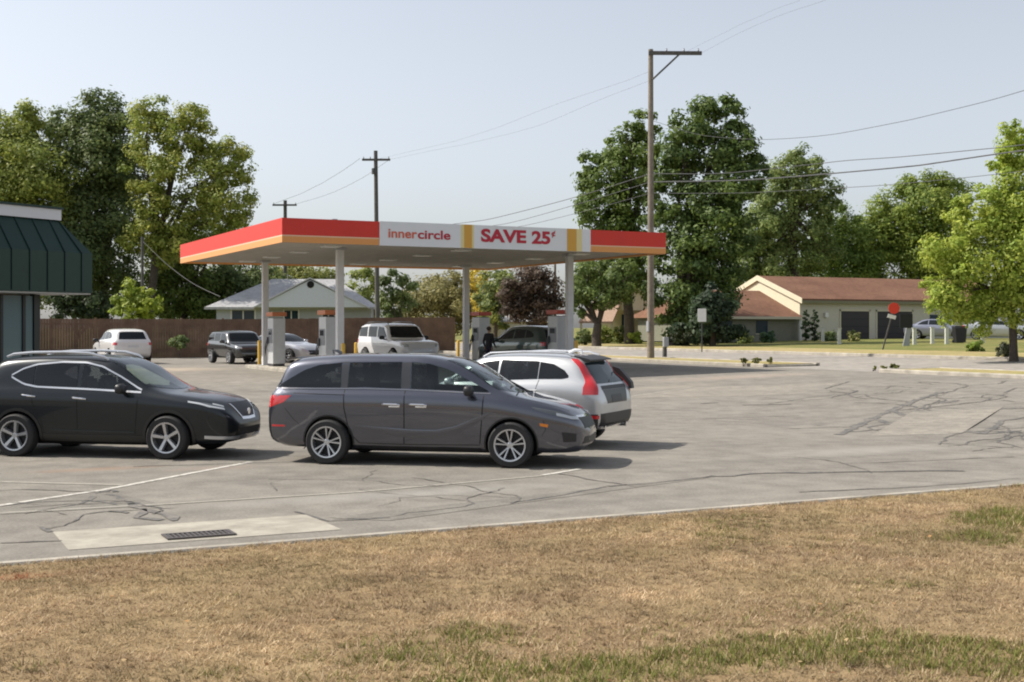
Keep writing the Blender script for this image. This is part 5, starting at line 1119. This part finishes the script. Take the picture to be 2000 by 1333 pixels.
for p in (1144, 1203): m = MB(); m.box(HC(p) - .08, HC(p) + .08, -2.5, -2.34, 0, 1.28); m.build("porch_post", TRIM, ch)
# low cream garage seen between the right pumps
d0 = 112; x, y = at(1035, d0); cg = empty("low_garage", (x, y, 1.2), -YAW, "low cream garage behind the purple tree and green crossover", "garage")
m = MB(); m.box(-3.6, 2.6, 0, 6, 0, 1.55); m.build("wall", CREAM, cg); m = MB(); m.add([(-4, -.4, 1.5), (3, -.4, 1.5), (3, 6.4, 1.5), (-4, 6.4, 1.5), (-4, 3, 2.1), (3, 3, 2.1)], [(0, 1, 5, 4), (3, 4, 5, 2), (0, 4, 3), (1, 2, 5), (0, 3, 2, 1)]); m.build("roof", ROOFG, cg)
m = MB(); m.box(-2.6, -.4, -.03, -.004, 0, 1.3); m.build("garage_door", MAT['white'], cg)
# ------------------------------------------------------------------ signs and posts across the side street
def pt(px, d): a, b = at(px, d); return a, b, float(tz(a, b)) + .09
x, y, z = pt(1724, 67); e = empty("stop_sign", (x, y, z), -YAW, "leaning red octagonal sign with a small white plate beneath, in front of the garage", "road sign")
T = Matrix.Rotation(rad(15), 4, 'Y'); m = MB(); m.box(-.035, .035, 0, .05, -.3, 2.55, T); m.build("sign_post", MAT['wooddark'], e)
m = MB(); R = .31; T2 = T @ Matrix.Translation((0, -.02, 2.28))
m.add([tuple(T2 @ Vector((R * math.cos(rad(22.5 + 45 * k)), y_, R * math.sin(rad(22.5 + 45 * k))))) for y_ in (-.012, .012) for k in range(8)], [tuple(range(8)), tuple(range(15, 7, -1))] + [(k, (k + 1) % 8, 8 + (k + 1) % 8, 8 + k) for k in range(8)]); m.build("sign_face", M("sign_red", (.68, .045, .02), .4), e)
m = MB(); m.box(-.22, .22, -.035, -.015, 1.72, 1.92, T); m.build("sign_plate", MAT['white'], e)
x, y, z = pt(1371, 72); e = empty("street_sign", (x, y, z), -YAW, "white rectangular sign on a thin dark post before the red-roofed house", "road sign")
m = MB(); m.box(-.03, .03, .0, .05, -.2, 2.3); m.build("sign_post", MAT['darkgrey'], e); m = MB(); m.bevbox(-.24, .24, -.03, -.004, 1.62, 2.36, .008); m.build("sign_face", MAT['white'], e)
x, y, z = pt(1781, 74); e = empty("black_board", (x, y, z), -YAW, "black square board on a thick grey post right of the red sign", "board")
m = MB(); m.bevbox(-.70, .04, -.04, .02, 1.05, 1.86, .01); m.build("board", M("board_black", (.01, .01, .01), .6), e); m = MB(); m.prism([(-.5, 0), (-.12, 0), (-.05, 1.05), (-.3, 1.05)], 'y', .025, .14); m.build("board_stand", MAT['grey'], e)
WP = M("white_post", (.55, .56, .50), .6, noise=.1); m = MB(); m.bevbox(-.10, .10, -.10, .10, -.2, .98, .015); m.box(-.13, .13, -.13, .13, .98, 1.03); m.prism([(-.13, -.2), (.13, -.2), (.1, .12), (-.1, .12)], 'y', -.13, -.101)
w0 = m.build("white_post", WP); 
for i, (px, d, lab) in enumerate(((1639, 80, "short white post in front of the left garage door"), (1786, 76, "short white post behind the black board"), (1821, 77, "short white post before the pale sedan"), (1849, 76, "short white post left of the black bin"), (1919, 77, "short white post under the maple crown"), (1607, 88, "short white post beside the two dark arborvitae"))):
    o = w0 if i == 0 else w0.copy()
    if i: COL.objects.link(o)
    x, y, z = pt(px, d); o.location = (x, y, z); o.rotation_euler = (0, 0, -YAW); tag(o, lab, "post", "short white posts on the far lawn")
x, y, z = pt(1874, 78); e = empty("waste_bin", (x, y, z), -YAW, "black wheeled bin on the far lawn left of the maple trunk", "bin")
m = MB(); m.prism([(-.28, .05), (.28, .05), (.36, .95), (-.36, .95)], 'y', -.3, .3); m.build("bin_body", M("bin_black", (.012, .012, .016), .5), e); m = MB(); m.bevbox(-.38, .38, -.33, .33, .955, 1.05, .02); m.build("bin_lid", M("bin_lid", (.015, .015, .02), .5), e)
m = MB(); m.tube([(-.33, .3, .1), (.33, .3, .1)], .1, 10); m.build("bin_wheel", MAT['seam'], e)

# ------------------------------------------------------------------ the person at the pump
def person(px, d, hx, hy):
    a, b = at(px, d); z = float(tz(a, b)); H = 1.72
    bm = bmesh.new(); J = {}
    def V(n, x, y, zz): J[n] = bm.verts.new((x, y, zz))
    pts = dict(pel=(0, 0, .93), sp=(0, -.01, 1.12), ch=(0, 0, 1.32), nk=(0, .0, 1.46), hd=(0, .02, 1.53), hc=(0, .03, 1.62), top=(0, .02, 1.70),
        ls=(.17, 0, 1.40), le=(.24, -.05, 1.13), lw=(.22, .12, .95), lh=(.21, .18, .90), rs=(-.17, 0, 1.40), re=(-.25, -.02, 1.12), rw=(-.24, .06, .88), rh=(-.24, .08, .80),
        lp=(.09, 0, .88), lk=(.10, .02, .48), la=(.10, -.02, .08), lt=(.11, .15, .04), rp=(-.09, 0, .88), rk=(-.11, .04, .48), ra=(-.11, .0, .08), rt=(-.12, .17, .04))
    for k, v in pts.items(): V(k, *v)
    for e_ in "pel-sp sp-ch ch-nk nk-hd hd-hc hc-top ch-ls ls-le le-lw lw-lh ch-rs rs-re re-rw rw-rh pel-lp lp-lk lk-la la-lt pel-rp rp-rk rk-ra ra-rt".split(): p, q = e_.split('-'); bm.edges.new((J[p], J[q]))
    names = list(pts); me = bpy.data.meshes.new("person"); bm.to_mesh(me); bm.free(); o = bpy.data.objects.new("person", me); COL.objects.link(o)
    R = dict(pel=(.15, .11), sp=(.14, .10), ch=(.16, .11), nk=(.055, .06), hd=(.06, .07), hc=(.082, .10), top=(.05, .06), ls=(.075, .075), le=(.05, .05), lw=(.036, .03), lh=(.04, .025), rs=(.075, .075), re=(.05, .05), rw=(.036, .03), rh=(.04, .025),
        lp=(.09, .09), lk=(.065, .065), la=(.045, .05), lt=(.045, .03), rp=(.09, .09), rk=(.065, .065), ra=(.045, .05), rt=(.045, .03))
    md = o.modifiers.new("s", 'SKIN'); sv = me.skin_vertices[0].data
    for i, n in enumerate(names): sv[i].radius = R[n]; sv[i].use_root = (n == 'pel')
    o.modifiers.new("u", 'SUBSURF').levels = 2; dg = bpy.context.evaluated_depsgraph_get(); m2 = bpy.data.meshes.new_from_object(o.evaluated_get(dg)); o.modifiers.clear(); o.data = m2
    for mt in (M("dark_jacket", (.016, .015, .02), .85, noise=.2), M("dark_trousers", (.014, .015, .028), .85), M("skin", (.36, .21, .15), .6), M("shoe", (.03, .025, .02), .6)): m2.materials.append(mt)
    for p in m2.polygons:
        c = p.center; p.material_index = 2 if c.z > 1.47 or (abs(c.x) > .15 and c.z < .93 and c.z > .7) else 3 if c.z < .09 else 1 if c.z < .95 else 0; p.use_smooth = True
    o.location = (a, b, z); o.rotation_euler = (0, 0, hdg(hx, hy) - math.pi / 2); tag(o, "person in dark clothes standing beside the pump by the green crossover", "person")
    hair = MB(); bm = bmesh.new(); bmesh.ops.create_uvsphere(bm, u_segments=16, v_segments=10, radius=1)
    for v in list(bm.verts): v.co = Vector((v.co.x * .10, v.co.y * .115 - .005, v.co.z * .09 + 1.665))
    bmesh.ops.delete(bm, geom=[v for v in bm.verts if v.co.z < 1.63 and v.co.y > .02], context='VERTS'); hair.bm(bm); hair.build("hair", M("hair_brown", (.05, .035, .02), .7), o, True)
    f = MB()
    for s in (1, -1):
        bm = bmesh.new(); bmesh.ops.create_uvsphere(bm, u_segments=8, v_segments=6, radius=.012); bmesh.ops.translate(bm, verts=bm.verts, vec=(s * .032, .115, 1.615)); f.bm(bm)
    f.build("eyes", MAT['seam'], o, True)
    # fingers on both hands
    g = MB()
    for s, (hx_, hy_, hz_) in ((1, (.21, .18, .90)), (-1, (-.24, .08, .80))):
        for k in range(4): g.tube([(hx_ + s * (-.02 + .014 * k), hy_ + .02, hz_), (hx_ + s * (-.02 + .014 * k), hy_ + .05, hz_ - .02), (hx_ + s * (-.02 + .014 * k), hy_ + .05, hz_ - .05 + .004 * k)], [.009, .008, .006], 6)
        g.tube([(hx_ - s * .035, hy_, hz_ + .01), (hx_ - s * .05, hy_ + .03, hz_ - .01)], [.010, .007], 6)
    g.build("fingers", m2.materials[2], o, True)
person(955, 52.5, .5, .8)
# ------------------------------------------------------------------ trees and shrubs
TR = np.random.default_rng(11)
BARK = M("bark", (.07, .055, .042), .9, noise=.3, nscale=6, bump=.6, bscale=12)
def crown(blobs, d, col, col2, leaf, dens, depth=.5, airy=.0, base=None, seed=0, floor=None):
    """blobs: (px, py, r_px) at distance d -> leaf quads spread through ellipsoids; returns V, F, C relative to base"""
    rng = np.random.default_rng(seed); Vs, Cs = [], []
    for (px, py, rp) in blobs:
        r = rp * 1.27 * d / F; dd = d + rng.normal(0, .35) * r * 1.2 * (1 if depth else 0); a, b = at(px, dd); z = zat(py, dd)
        n = int(dens * 12.57 * r * r / (leaf * leaf) * 3.4 * (1 - airy)); u = rng.normal(0, 1, (n, 3)); u /= np.linalg.norm(u, axis=1)[:, None]
        # clumpy: pull leaves to sub-clusters
        k = max(6, int(14 * (r / 1.6) ** 1.2)); kc = rng.normal(0, 1, (k, 3)); kc /= np.linalg.norm(kc, axis=1)[:, None]; kc *= (rng.uniform(.45, 1.0, k) ** .5)[:, None] * r * np.array([1, 1, .9])
        ci = rng.integers(0, k, n); rad_c = r * rng.uniform(.36, .66, k); rr = rng.uniform(0, 1, n) ** .45
        p = kc[ci] + u * (rad_c[ci] * rr)[:, None] * np.array([1, 1, .75]); out = rng.uniform(0, 1, n) < .12; p[out] *= 1.12
        c = np.array([a, b, z]) + p
        if floor is not None: c[:, 2] = np.maximum(c[:, 2], floor + rng.uniform(.0, .3, n))
        nrm = u * .7 + p / (np.linalg.norm(p, axis=1)[:, None] + 1e-6) * .5 + np.array([0, 0, .35]) + rng.normal(0, .35, (n, 3)); nrm /= np.linalg.norm(nrm, axis=1)[:, None]
        t = np.cross(nrm, rng.normal(0, 1, (n, 3))); t /= np.linalg.norm(t, axis=1)[:, None]; bt = np.cross(nrm, t)
        s = leaf * rng.uniform(.4, 1.45, n)[:, None] * .5
        q = np.stack([c - t * s * 1.25, c + bt * s * .7, c + t * s * 1.25, c - bt * s * .7], 1); Vs.append(q.reshape(-1, 3))
        mix = np.clip(rng.normal(.45, .3, n) + (rng.uniform(-.35, .35, k))[ci], 0, 1)[:, None]
        cc = 2.3 * (np.array(col) * (1 - mix) + np.array(col2) * mix) * rng.uniform(.75, 1.25, n)[:, None]; Cs.append(np.repeat(cc, 4, 0))
    V = np.concatenate(Vs); return V - np.array(base), np.arange(len(V)).reshape(-1, 4), np.concatenate(Cs)
def tree(name, label, cat, trunk_px, d, base_z, blobs, col, col2, leaf=.215, dens=.8, airy=0., tr=.3, fork_py=None, group=None, seed=0, limbs=10, trunk=True, floor=None):
    a, b = at(trunk_px, d); z = base_z if base_z is not None else float(tz(a, b))
    e = empty(name, (a, b, z), 0, label, cat, group); V, Fc, C_ = crown(blobs, d, col, col2, leaf, dens, airy=airy, base=(a, b, z), seed=seed, floor=floor)
    cloud_mesh("crown" if trunk else "foliage", V, Fc, C_, LEAF, e)
    if not trunk:
        m = MB(); rng = random.Random(seed)
        for k in range(7):
            bx, by, br = blobs[k % len(blobs)]; pa, pb = at(bx, d); m.tube([(0 + rng.uniform(-.1, .1), rng.uniform(-.1, .1), -.1), (pa - a + rng.uniform(-.05, .05), pb - b + rng.uniform(-.05, .05), max(.03, (zat(by, d) - z) * .8))], [.012, .005] if blobs[0][2] < 13 else [.03, .012], 5)
        m.build("stem", BARK, e, True); return e
    m = MB(); rng = random.Random(seed + 5); cx = sum(q[0] * q[2] for q in blobs) / sum(q[2] for q in blobs); topy = min(q[1] for q in blobs)
    fz = (zat(fork_py, d) - z) if fork_py else (zat(topy, d) - z) * .33; pa, pb = at(.7 * trunk_px + .3 * cx, d)
    fork = Vector((pa - a, pb - b, fz)); m.tube([(0, 0, -.3), (0, 0, .15), tuple(fork * .5 + Vector((rng.uniform(-.1, .1), 0, 0))), tuple(fork)], [tr * 1.5, tr * 1.1, tr, tr * .85], 12)
    for q in sorted(blobs, key=lambda q: -q[2])[:limbs]:
        dd = d; qa, qb = at(q[0], dd); end = Vector((qa - a, qb - b, zat(q[1], dd) - z)); mid = fork.lerp(end, .5) + Vector((rng.uniform(-.4, .4), rng.uniform(-.4, .4), (end - fork).length * .08))
        m.tube([tuple(fork * rng.uniform(.8, 1)), tuple(mid), tuple(end)], [tr * .55, tr * .32, tr * .10], 7)
        for k in range(3):
            e2 = end + Vector((rng.uniform(-1, 1), rng.uniform(-1, 1), rng.uniform(-.3, 1))) * q[2] * d / F * .7; m.tube([tuple(mid.lerp(end, .6)), tuple(e2)], [tr * .18, tr * .05], 5)
    m.build("trunk", BARK, e, True); return e

G1, G1b = (.080, .105, .028), (.165, .18, .05)        # mid green
GD, GDb = (.042, .062, .024), (.095, .115, .038)      # dark green
GY, GYb = (.095, .125, .024), (.18, .18, .042)         # yellow-olive
GB, GBb = (.110, .155, .022), (.205, .225, .040)          # bright yellow-green
GO, GOb = (.095, .090, .036), (.16, .145, .062)       # dull olive
GP, GPb = (.036, .026, .020), (.078, .054, .038)      # purple
BT = "trees behind the lot and the houses"
tree("deciduous_tree", "light green tree with a ragged top rising behind the shop", "tree", 30, 98, .4, [(30, 245, 38), (52, 232, 26), (70, 285, 42), (10, 290, 45), (20, 350, 62), (85, 340, 48), (50, 395, 55), (-45, 310, 60), (105, 395, 42), (0, 420, 60), (100, 450, 40), (60, 470, 60), (-60, 420, 60), (20, 520, 60), (90, 530, 55)], G1, (.17, .18, .04), seed=1, group=BT)
tree("deciduous_tree", "dark green tall tree with the highest crown left of the canopy", "tree", 205, 101, .4, [(195, 212, 30), (182, 240, 38), (215, 232, 30), (165, 275, 42), (225, 270, 46), (120, 245, 26), (135, 285, 30), (190, 325, 58), (145, 355, 50), (235, 350, 45), (200, 395, 56), (160, 430, 50), (235, 430, 40), (190, 480, 55), (140, 500, 48), (215, 530, 46), (160, 555, 45)], GD, GDb, leaf=.22, seed=2, fork_py=520, tr=.45, group=BT)
tree("deciduous_tree", "airy yellow olive tree with sky gaps left of the canopy", "tree", 285, 97, .4, [(305, 215, 26), (285, 240, 30), (320, 250, 28), (375, 235, 30), (350, 265, 34), (390, 262, 24), (455, 295, 28), (440, 320, 30), (465, 340, 26), (410, 300, 26), (300, 300, 36), (280, 340, 34), (330, 330, 30), (370, 310, 22), (400, 350, 36), (445, 385, 38), (470, 415, 22), (395, 405, 38), (335, 385, 30), (300, 400, 30), (425, 435, 32), (460, 440, 20), (345, 440, 34), (290, 450, 30), (310, 490, 34), (260, 470, 26), (340, 470, 30)], GY, GYb, leaf=.20, dens=.62, seed=3, fork_py=470, tr=.32, limbs=16, group=BT)
tree("deciduous_tree", "leafy green tree low against the left canopy corner", "tree", 360, 104, .4, [(395, 465, 30), (360, 490, 34), (425, 470, 22), (330, 520, 42), (380, 530, 36), (300, 555, 40), (350, 575, 45), (400, 580, 40), (320, 600, 30)], (.048, .072, .017), (.105, .132, .03), seed=4, group=BT)
tree("deciduous_tree", "dark shrubby tree beneath the left canopy edge", "tree", 450, 107, .4, [(430, 545, 36), (470, 540, 34), (500, 560, 34), (440, 580, 38), (400, 600, 34), (480, 590, 35), (520, 545, 26)], GD, GDb, seed=5, group=BT)
tree("deciduous_tree", "dark tree above the fence just right of the shop", "tree", 150, 93, .4, [(110, 590, 24), (140, 585, 26), (170, 590, 26), (200, 600, 22), (125, 612, 22), (160, 615, 24), (195, 615, 18)], (.018, .028, .014), (.045, .06, .025), leaf=.2, seed=40, tr=.12, group=BT)
tree("shrub", "bright yellow green shrub above the fence left of the thin pole", "shrub", 250, 84, .4, [(250, 580, 24), (238, 600, 18), (268, 570, 20), (275, 600, 24), (258, 610, 20), (290, 590, 18)], (.085, .118, .016), (.165, .19, .03), leaf=.22, seed=6, trunk=False, group="shrubs above the fence")
tree("deciduous_tree", "olive rounded tree over the white house roof", "tree", 600, 112, .4, [(600, 548, 30), (555, 545, 30), (640, 552, 24), (575, 535, 26), (520, 548, 26), (620, 570, 30)], (.085, .10, .025), (.16, .165, .05), seed=7, group=BT)
tree("deciduous_tree", "green tree with a pale trunk behind the middle pole under the canopy", "tree", 715, 104, .4, [(712, 552, 22), (700, 575, 18), (725, 585, 22), (712, 608, 20), (735, 560, 14)], G1, G1b, leaf=.22, seed=8, tr=.12, group=BT)
tree("deciduous_tree", "dark green narrow tree right of the middle pole under the canopy", "tree", 775, 90, .4, [(770, 550, 22), (785, 565, 20), (765, 580, 22), (780, 600, 24), (760, 612, 18)], GD, GDb, leaf=.22, seed=9, tr=.12, group=BT)
tree("shrub", "large dull olive shrub behind the fence under the canopy", "shrub", 850, 114, .5, [(840, 575, 36), (875, 562, 32), (815, 600, 30), (860, 605, 40), (900, 590, 32), (800, 618, 24), (885, 625, 28), (905, 560, 22)], GO, GOb, leaf=.24, seed=10, trunk=False, group="shrubs above the fence")
tree("deciduous_tree", "yellowing tree beside the rear middle canopy post", "tree", 935, 112, .8, [(932, 552, 20), (940, 575, 22), (928, 600, 20), (945, 612, 16)], (.20, .17, .03), (.33, .25, .04), leaf=.24, seed=12, tr=.14, group=BT)
tree("deciduous_tree", "green tree between the yellowing tree and the purple tree", "tree", 968, 108, .8, [(975, 548, 26), (960, 580, 26), (985, 590, 24), (955, 612, 22), (995, 560, 20), (980, 620, 20)], GD, G1b, leaf=.24, seed=13, tr=.18, group=BT)
tree("purple_leaf_tree", "dark purple leaved tree under the right half of the canopy", "tree", 1048, 95, .9, [(1040, 552, 30), (1015, 575, 28), (1060, 575, 30), (1035, 595, 30), (1005, 600, 20), (1072, 600, 20), (1050, 612, 22)], GP, GPb, leaf=.2, dens=.95, seed=14, tr=.16, fork_py=625, group=BT)
tree("deciduous_tree", "tall dark green tree directly left of the tall pole", "tree", 1230, 90, 1.0, [(1258, 245, 22), (1240, 265, 24), (1215, 285, 30), (1185, 300, 22), (1262, 290, 28), (1165, 315, 22), (1150, 338, 16), (1215, 330, 36), (1180, 355, 34), (1255, 345, 34), (1155, 375, 20), (1140, 390, 16), (1225, 390, 40), (1180, 415, 36), (1150, 415, 18), (1255, 420, 34), (1200, 455, 38), (1165, 470, 24), (1240, 480, 36), (1210, 520, 40), (1165, 530, 30), (1250, 540, 34), (1150, 560, 26)], (.040, .062, .014), (.095, .125, .028), leaf=.22, dens=.72, seed=15, fork_py=560, tr=.35, limbs=16, group=BT)
tree("deciduous_tree", "low leafy green tree under the right canopy end", "tree", 1165, 84, .9, [(1150, 540, 28), (1185, 540, 30), (1220, 545, 28), (1140, 572, 24), (1172, 574, 28), (1205, 565, 26), (1130, 600, 16)], (.036, .056, .016), (.09, .115, .032), leaf=.2, seed=16, group=BT)
tree("deciduous_tree", "tallest dark green tree directly right of the tall pole", "tree", 1312, 84, 1.0, [(1400, 208, 22), (1378, 222, 26), (1425, 225, 22), (1350, 245, 30), (1400, 255, 36), (1440, 265, 24), (1325, 265, 20), (1335, 295, 34), (1385, 300, 44), (1440, 300, 30), (1465, 325, 22), (1345, 345, 40), (1405, 355, 46), (1455, 350, 32), (1482, 335, 16), (1310, 330, 18), (1350, 395, 34), (1410, 405, 40), (1440, 385, 20), (1340, 440, 36), (1395, 455, 42), (1350, 490, 42), (1400, 510, 40), (1340, 540, 40), (1385, 560, 40), (1320, 590, 34), (1360, 610, 36), (1430, 545, 24), (1310, 630, 26), (1282, 360, 18), (1280, 420, 22), (1290, 470, 24), (1286, 520, 28), (1285, 570, 24), (1440, 430, 26), (1445, 480, 26)], (.030, .050, .016), (.085, .115, .028), leaf=.22, dens=.85, seed=17, fork_py=600, tr=.32, limbs=18, group=BT)
tree("spruce", "dark low conifer hiding the left end of the red-roofed house", "conifer", 1392, 80, 1.0, [(1385, 575, 22), (1375, 600, 28), (1400, 605, 26), (1360, 630, 28), (1405, 635, 32), (1385, 645, 30), (1430, 640, 18), (1345, 650, 22)], (.014, .024, .014), (.035, .052, .026), leaf=.22, dens=1.0, seed=18, tr=.2, group=BT)
tree("deciduous_tree", "green tree with a black trunk behind the red-roofed house", "tree", 1553, 122, 1.2, [(1560, 315, 22), (1590, 335, 24), (1535, 335, 26), (1510, 365, 22), (1560, 360, 36), (1605, 370, 28), (1625, 395, 16), (1520, 400, 34), (1580, 410, 36), (1490, 400, 20), (1612, 420, 22), (1480, 450, 34), (1525, 460, 36), (1470, 500, 38), (1510, 520, 36), (1450, 535, 26), (1590, 460, 26), (1497, 380, 24), (1500, 430, 30), (1460, 440, 26), (1470, 560, 26), (1550, 500, 34), (1600, 500, 30), (1500, 545, 34), (1455, 480, 28), (1545, 545, 26)], (.060, .085, .026), (.13, .155, .05), leaf=.24, dens=.7, seed=19, fork_py=420, tr=.5, limbs=14, group=BT)
tree("deciduous_tree", "rounded green tree in the gap right of the black trunk", "tree", 1640, 126, 1.2, [(1645, 430, 26), (1620, 455, 26), (1660, 470, 34), (1615, 495, 36), (1655, 520, 38), (1600, 530, 34), (1690, 520, 30)], (.050, .080, .018), (.11, .145, .03), seed=20, group=BT)
tree("deciduous_tree", "broad mid green tree behind the garage roof left of the maple", "tree", 1800, 128, 1.2, [(1790, 372, 28), (1830, 368, 28), (1760, 395, 32), (1865, 380, 30), (1810, 410, 44), (1730, 425, 34), (1700, 440, 24), (1760, 450, 44), (1850, 440, 50), (1720, 475, 40), (1800, 490, 54), (1690, 490, 28), (1740, 530, 48), (1690, 545, 30), (1850, 510, 50), (1790, 550, 40)], (.055, .085, .016), (.14, .165, .032), leaf=.24, dens=.8, seed=21, group=BT)
tree("maple_tree", "bright yellow green maple at the right edge of the far lawn", "tree", 1980, 52, 1.0, [(1975, 255, 18), (1985, 285, 26), (1962, 310, 22), (2010, 300, 40), (1975, 340, 30), (1945, 325, 12), (2030, 370, 60), (1920, 375, 20), (1985, 395, 44), (1945, 410, 36), (1905, 410, 30), (1980, 450, 52), (1925, 460, 44), (1885, 440, 30), (2050, 470, 70), (1860, 490, 36), (1905, 515, 46), (1960, 520, 54), (2020, 530, 54), (1850, 545, 34), (1890, 570, 40), (1945, 575, 44), (1835, 585, 26), (1870, 610, 28), (1920, 610, 34), (1995, 590, 44), (1815, 560, 14), (2050, 590, 50), (1960, 620, 26)], GB, GBb, leaf=.125, dens=.66, seed=22, fork_py=560, tr=.15, limbs=18)
for i, (px, lab) in enumerate(((1574, "left of two dark columnar arborvitae at the cream gable"), (1591, "right of two dark columnar arborvitae at the cream gable"))):
    tree("arborvitae", lab, "conifer", px, 90, 1.15, [(px, 610, 3.5), (px, 619, 5), (px, 629, 6), (px, 640, 6.2), (px, 651, 6.2), (px, 660, 5.5)], (.014, .026, .012), (.035, .055, .022), leaf=.09, dens=1.2, seed=30 + i, tr=.06, group="arborvitae at the house corner")
BU = "bushes along the house fronts"
for i, (px, py, d, r, c1, c2, lab) in enumerate(((1178, 652, 92, 15, G1, G1b, "green bush at the foot of the cream house porch"), (1212, 650, 91, 14, GD, G1b, "dark bush before the cream house door"), (1238, 655, 90, 13, GB, GBb, "yellow green bush just left of the tall pole"),
        (1140, 655, 88, 14, GD, GDb, "dark bush left of the cream house porch"), (1450, 655, 86, 15, GD, G1b, "dark bush under the wing window of the red-roofed house"), (1500, 655, 87, 13, (.03, .055, .03), (.06, .09, .04), "dark bush before the wing wall near its right end"),
        (1620, 655, 89, 15, GD, GDb, "dark round bush left of the first garage door"), (1666, 656, 86, 10, G1, GOb, "pale small bush before the left garage door"), (350, 662, 72, 16, GD, GDb, "dark shrub against the fence left of the boxy hatchback"), (1905, 672, 62, 13, G1, GB, "low green bush left of the maple trunk"), (1962, 680, 54, 14, (.04, .045, .03), (.07, .075, .04), "dark low bush at the maple foot"),
        (1330, 655, 82, 18, (.015, .022, .012), (.035, .045, .022), "dark bush right of the tall pole"))):
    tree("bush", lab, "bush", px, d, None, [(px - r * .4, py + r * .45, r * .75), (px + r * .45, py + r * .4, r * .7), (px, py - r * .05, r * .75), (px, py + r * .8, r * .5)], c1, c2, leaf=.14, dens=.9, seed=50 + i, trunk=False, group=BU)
WD = "weed tufts at the driveway kerb"
for i, (px, py, d, r, lab) in enumerate(((1453, 702, 52, 6, "leftmost of three weed tufts at the kerb end"), (1477, 701, 52, 8, "middle and largest of three weed tufts at the kerb end"), (1505, 701, 52, 6, "rightmost of three weed tufts at the kerb end"), (1708, 717, 46.5, 4, "small weed tuft left of the low driveway weeds"), (1726, 716, 46.5, 6, "round weed tuft in the middle of the driveway weeds"), (1747, 715, 46.5, 8, "widest weed tuft at the right of the driveway weeds"))):
    tree("weed", lab, "weed", px, d, None, [(px - r * .3, py + r * .35, r * .7), (px + r * .4, py + r * .4, r * .6)], (.045, .055, .015), (.11, .11, .03), leaf=.07, dens=1.0, seed=80 + i, trunk=False, group=WD)
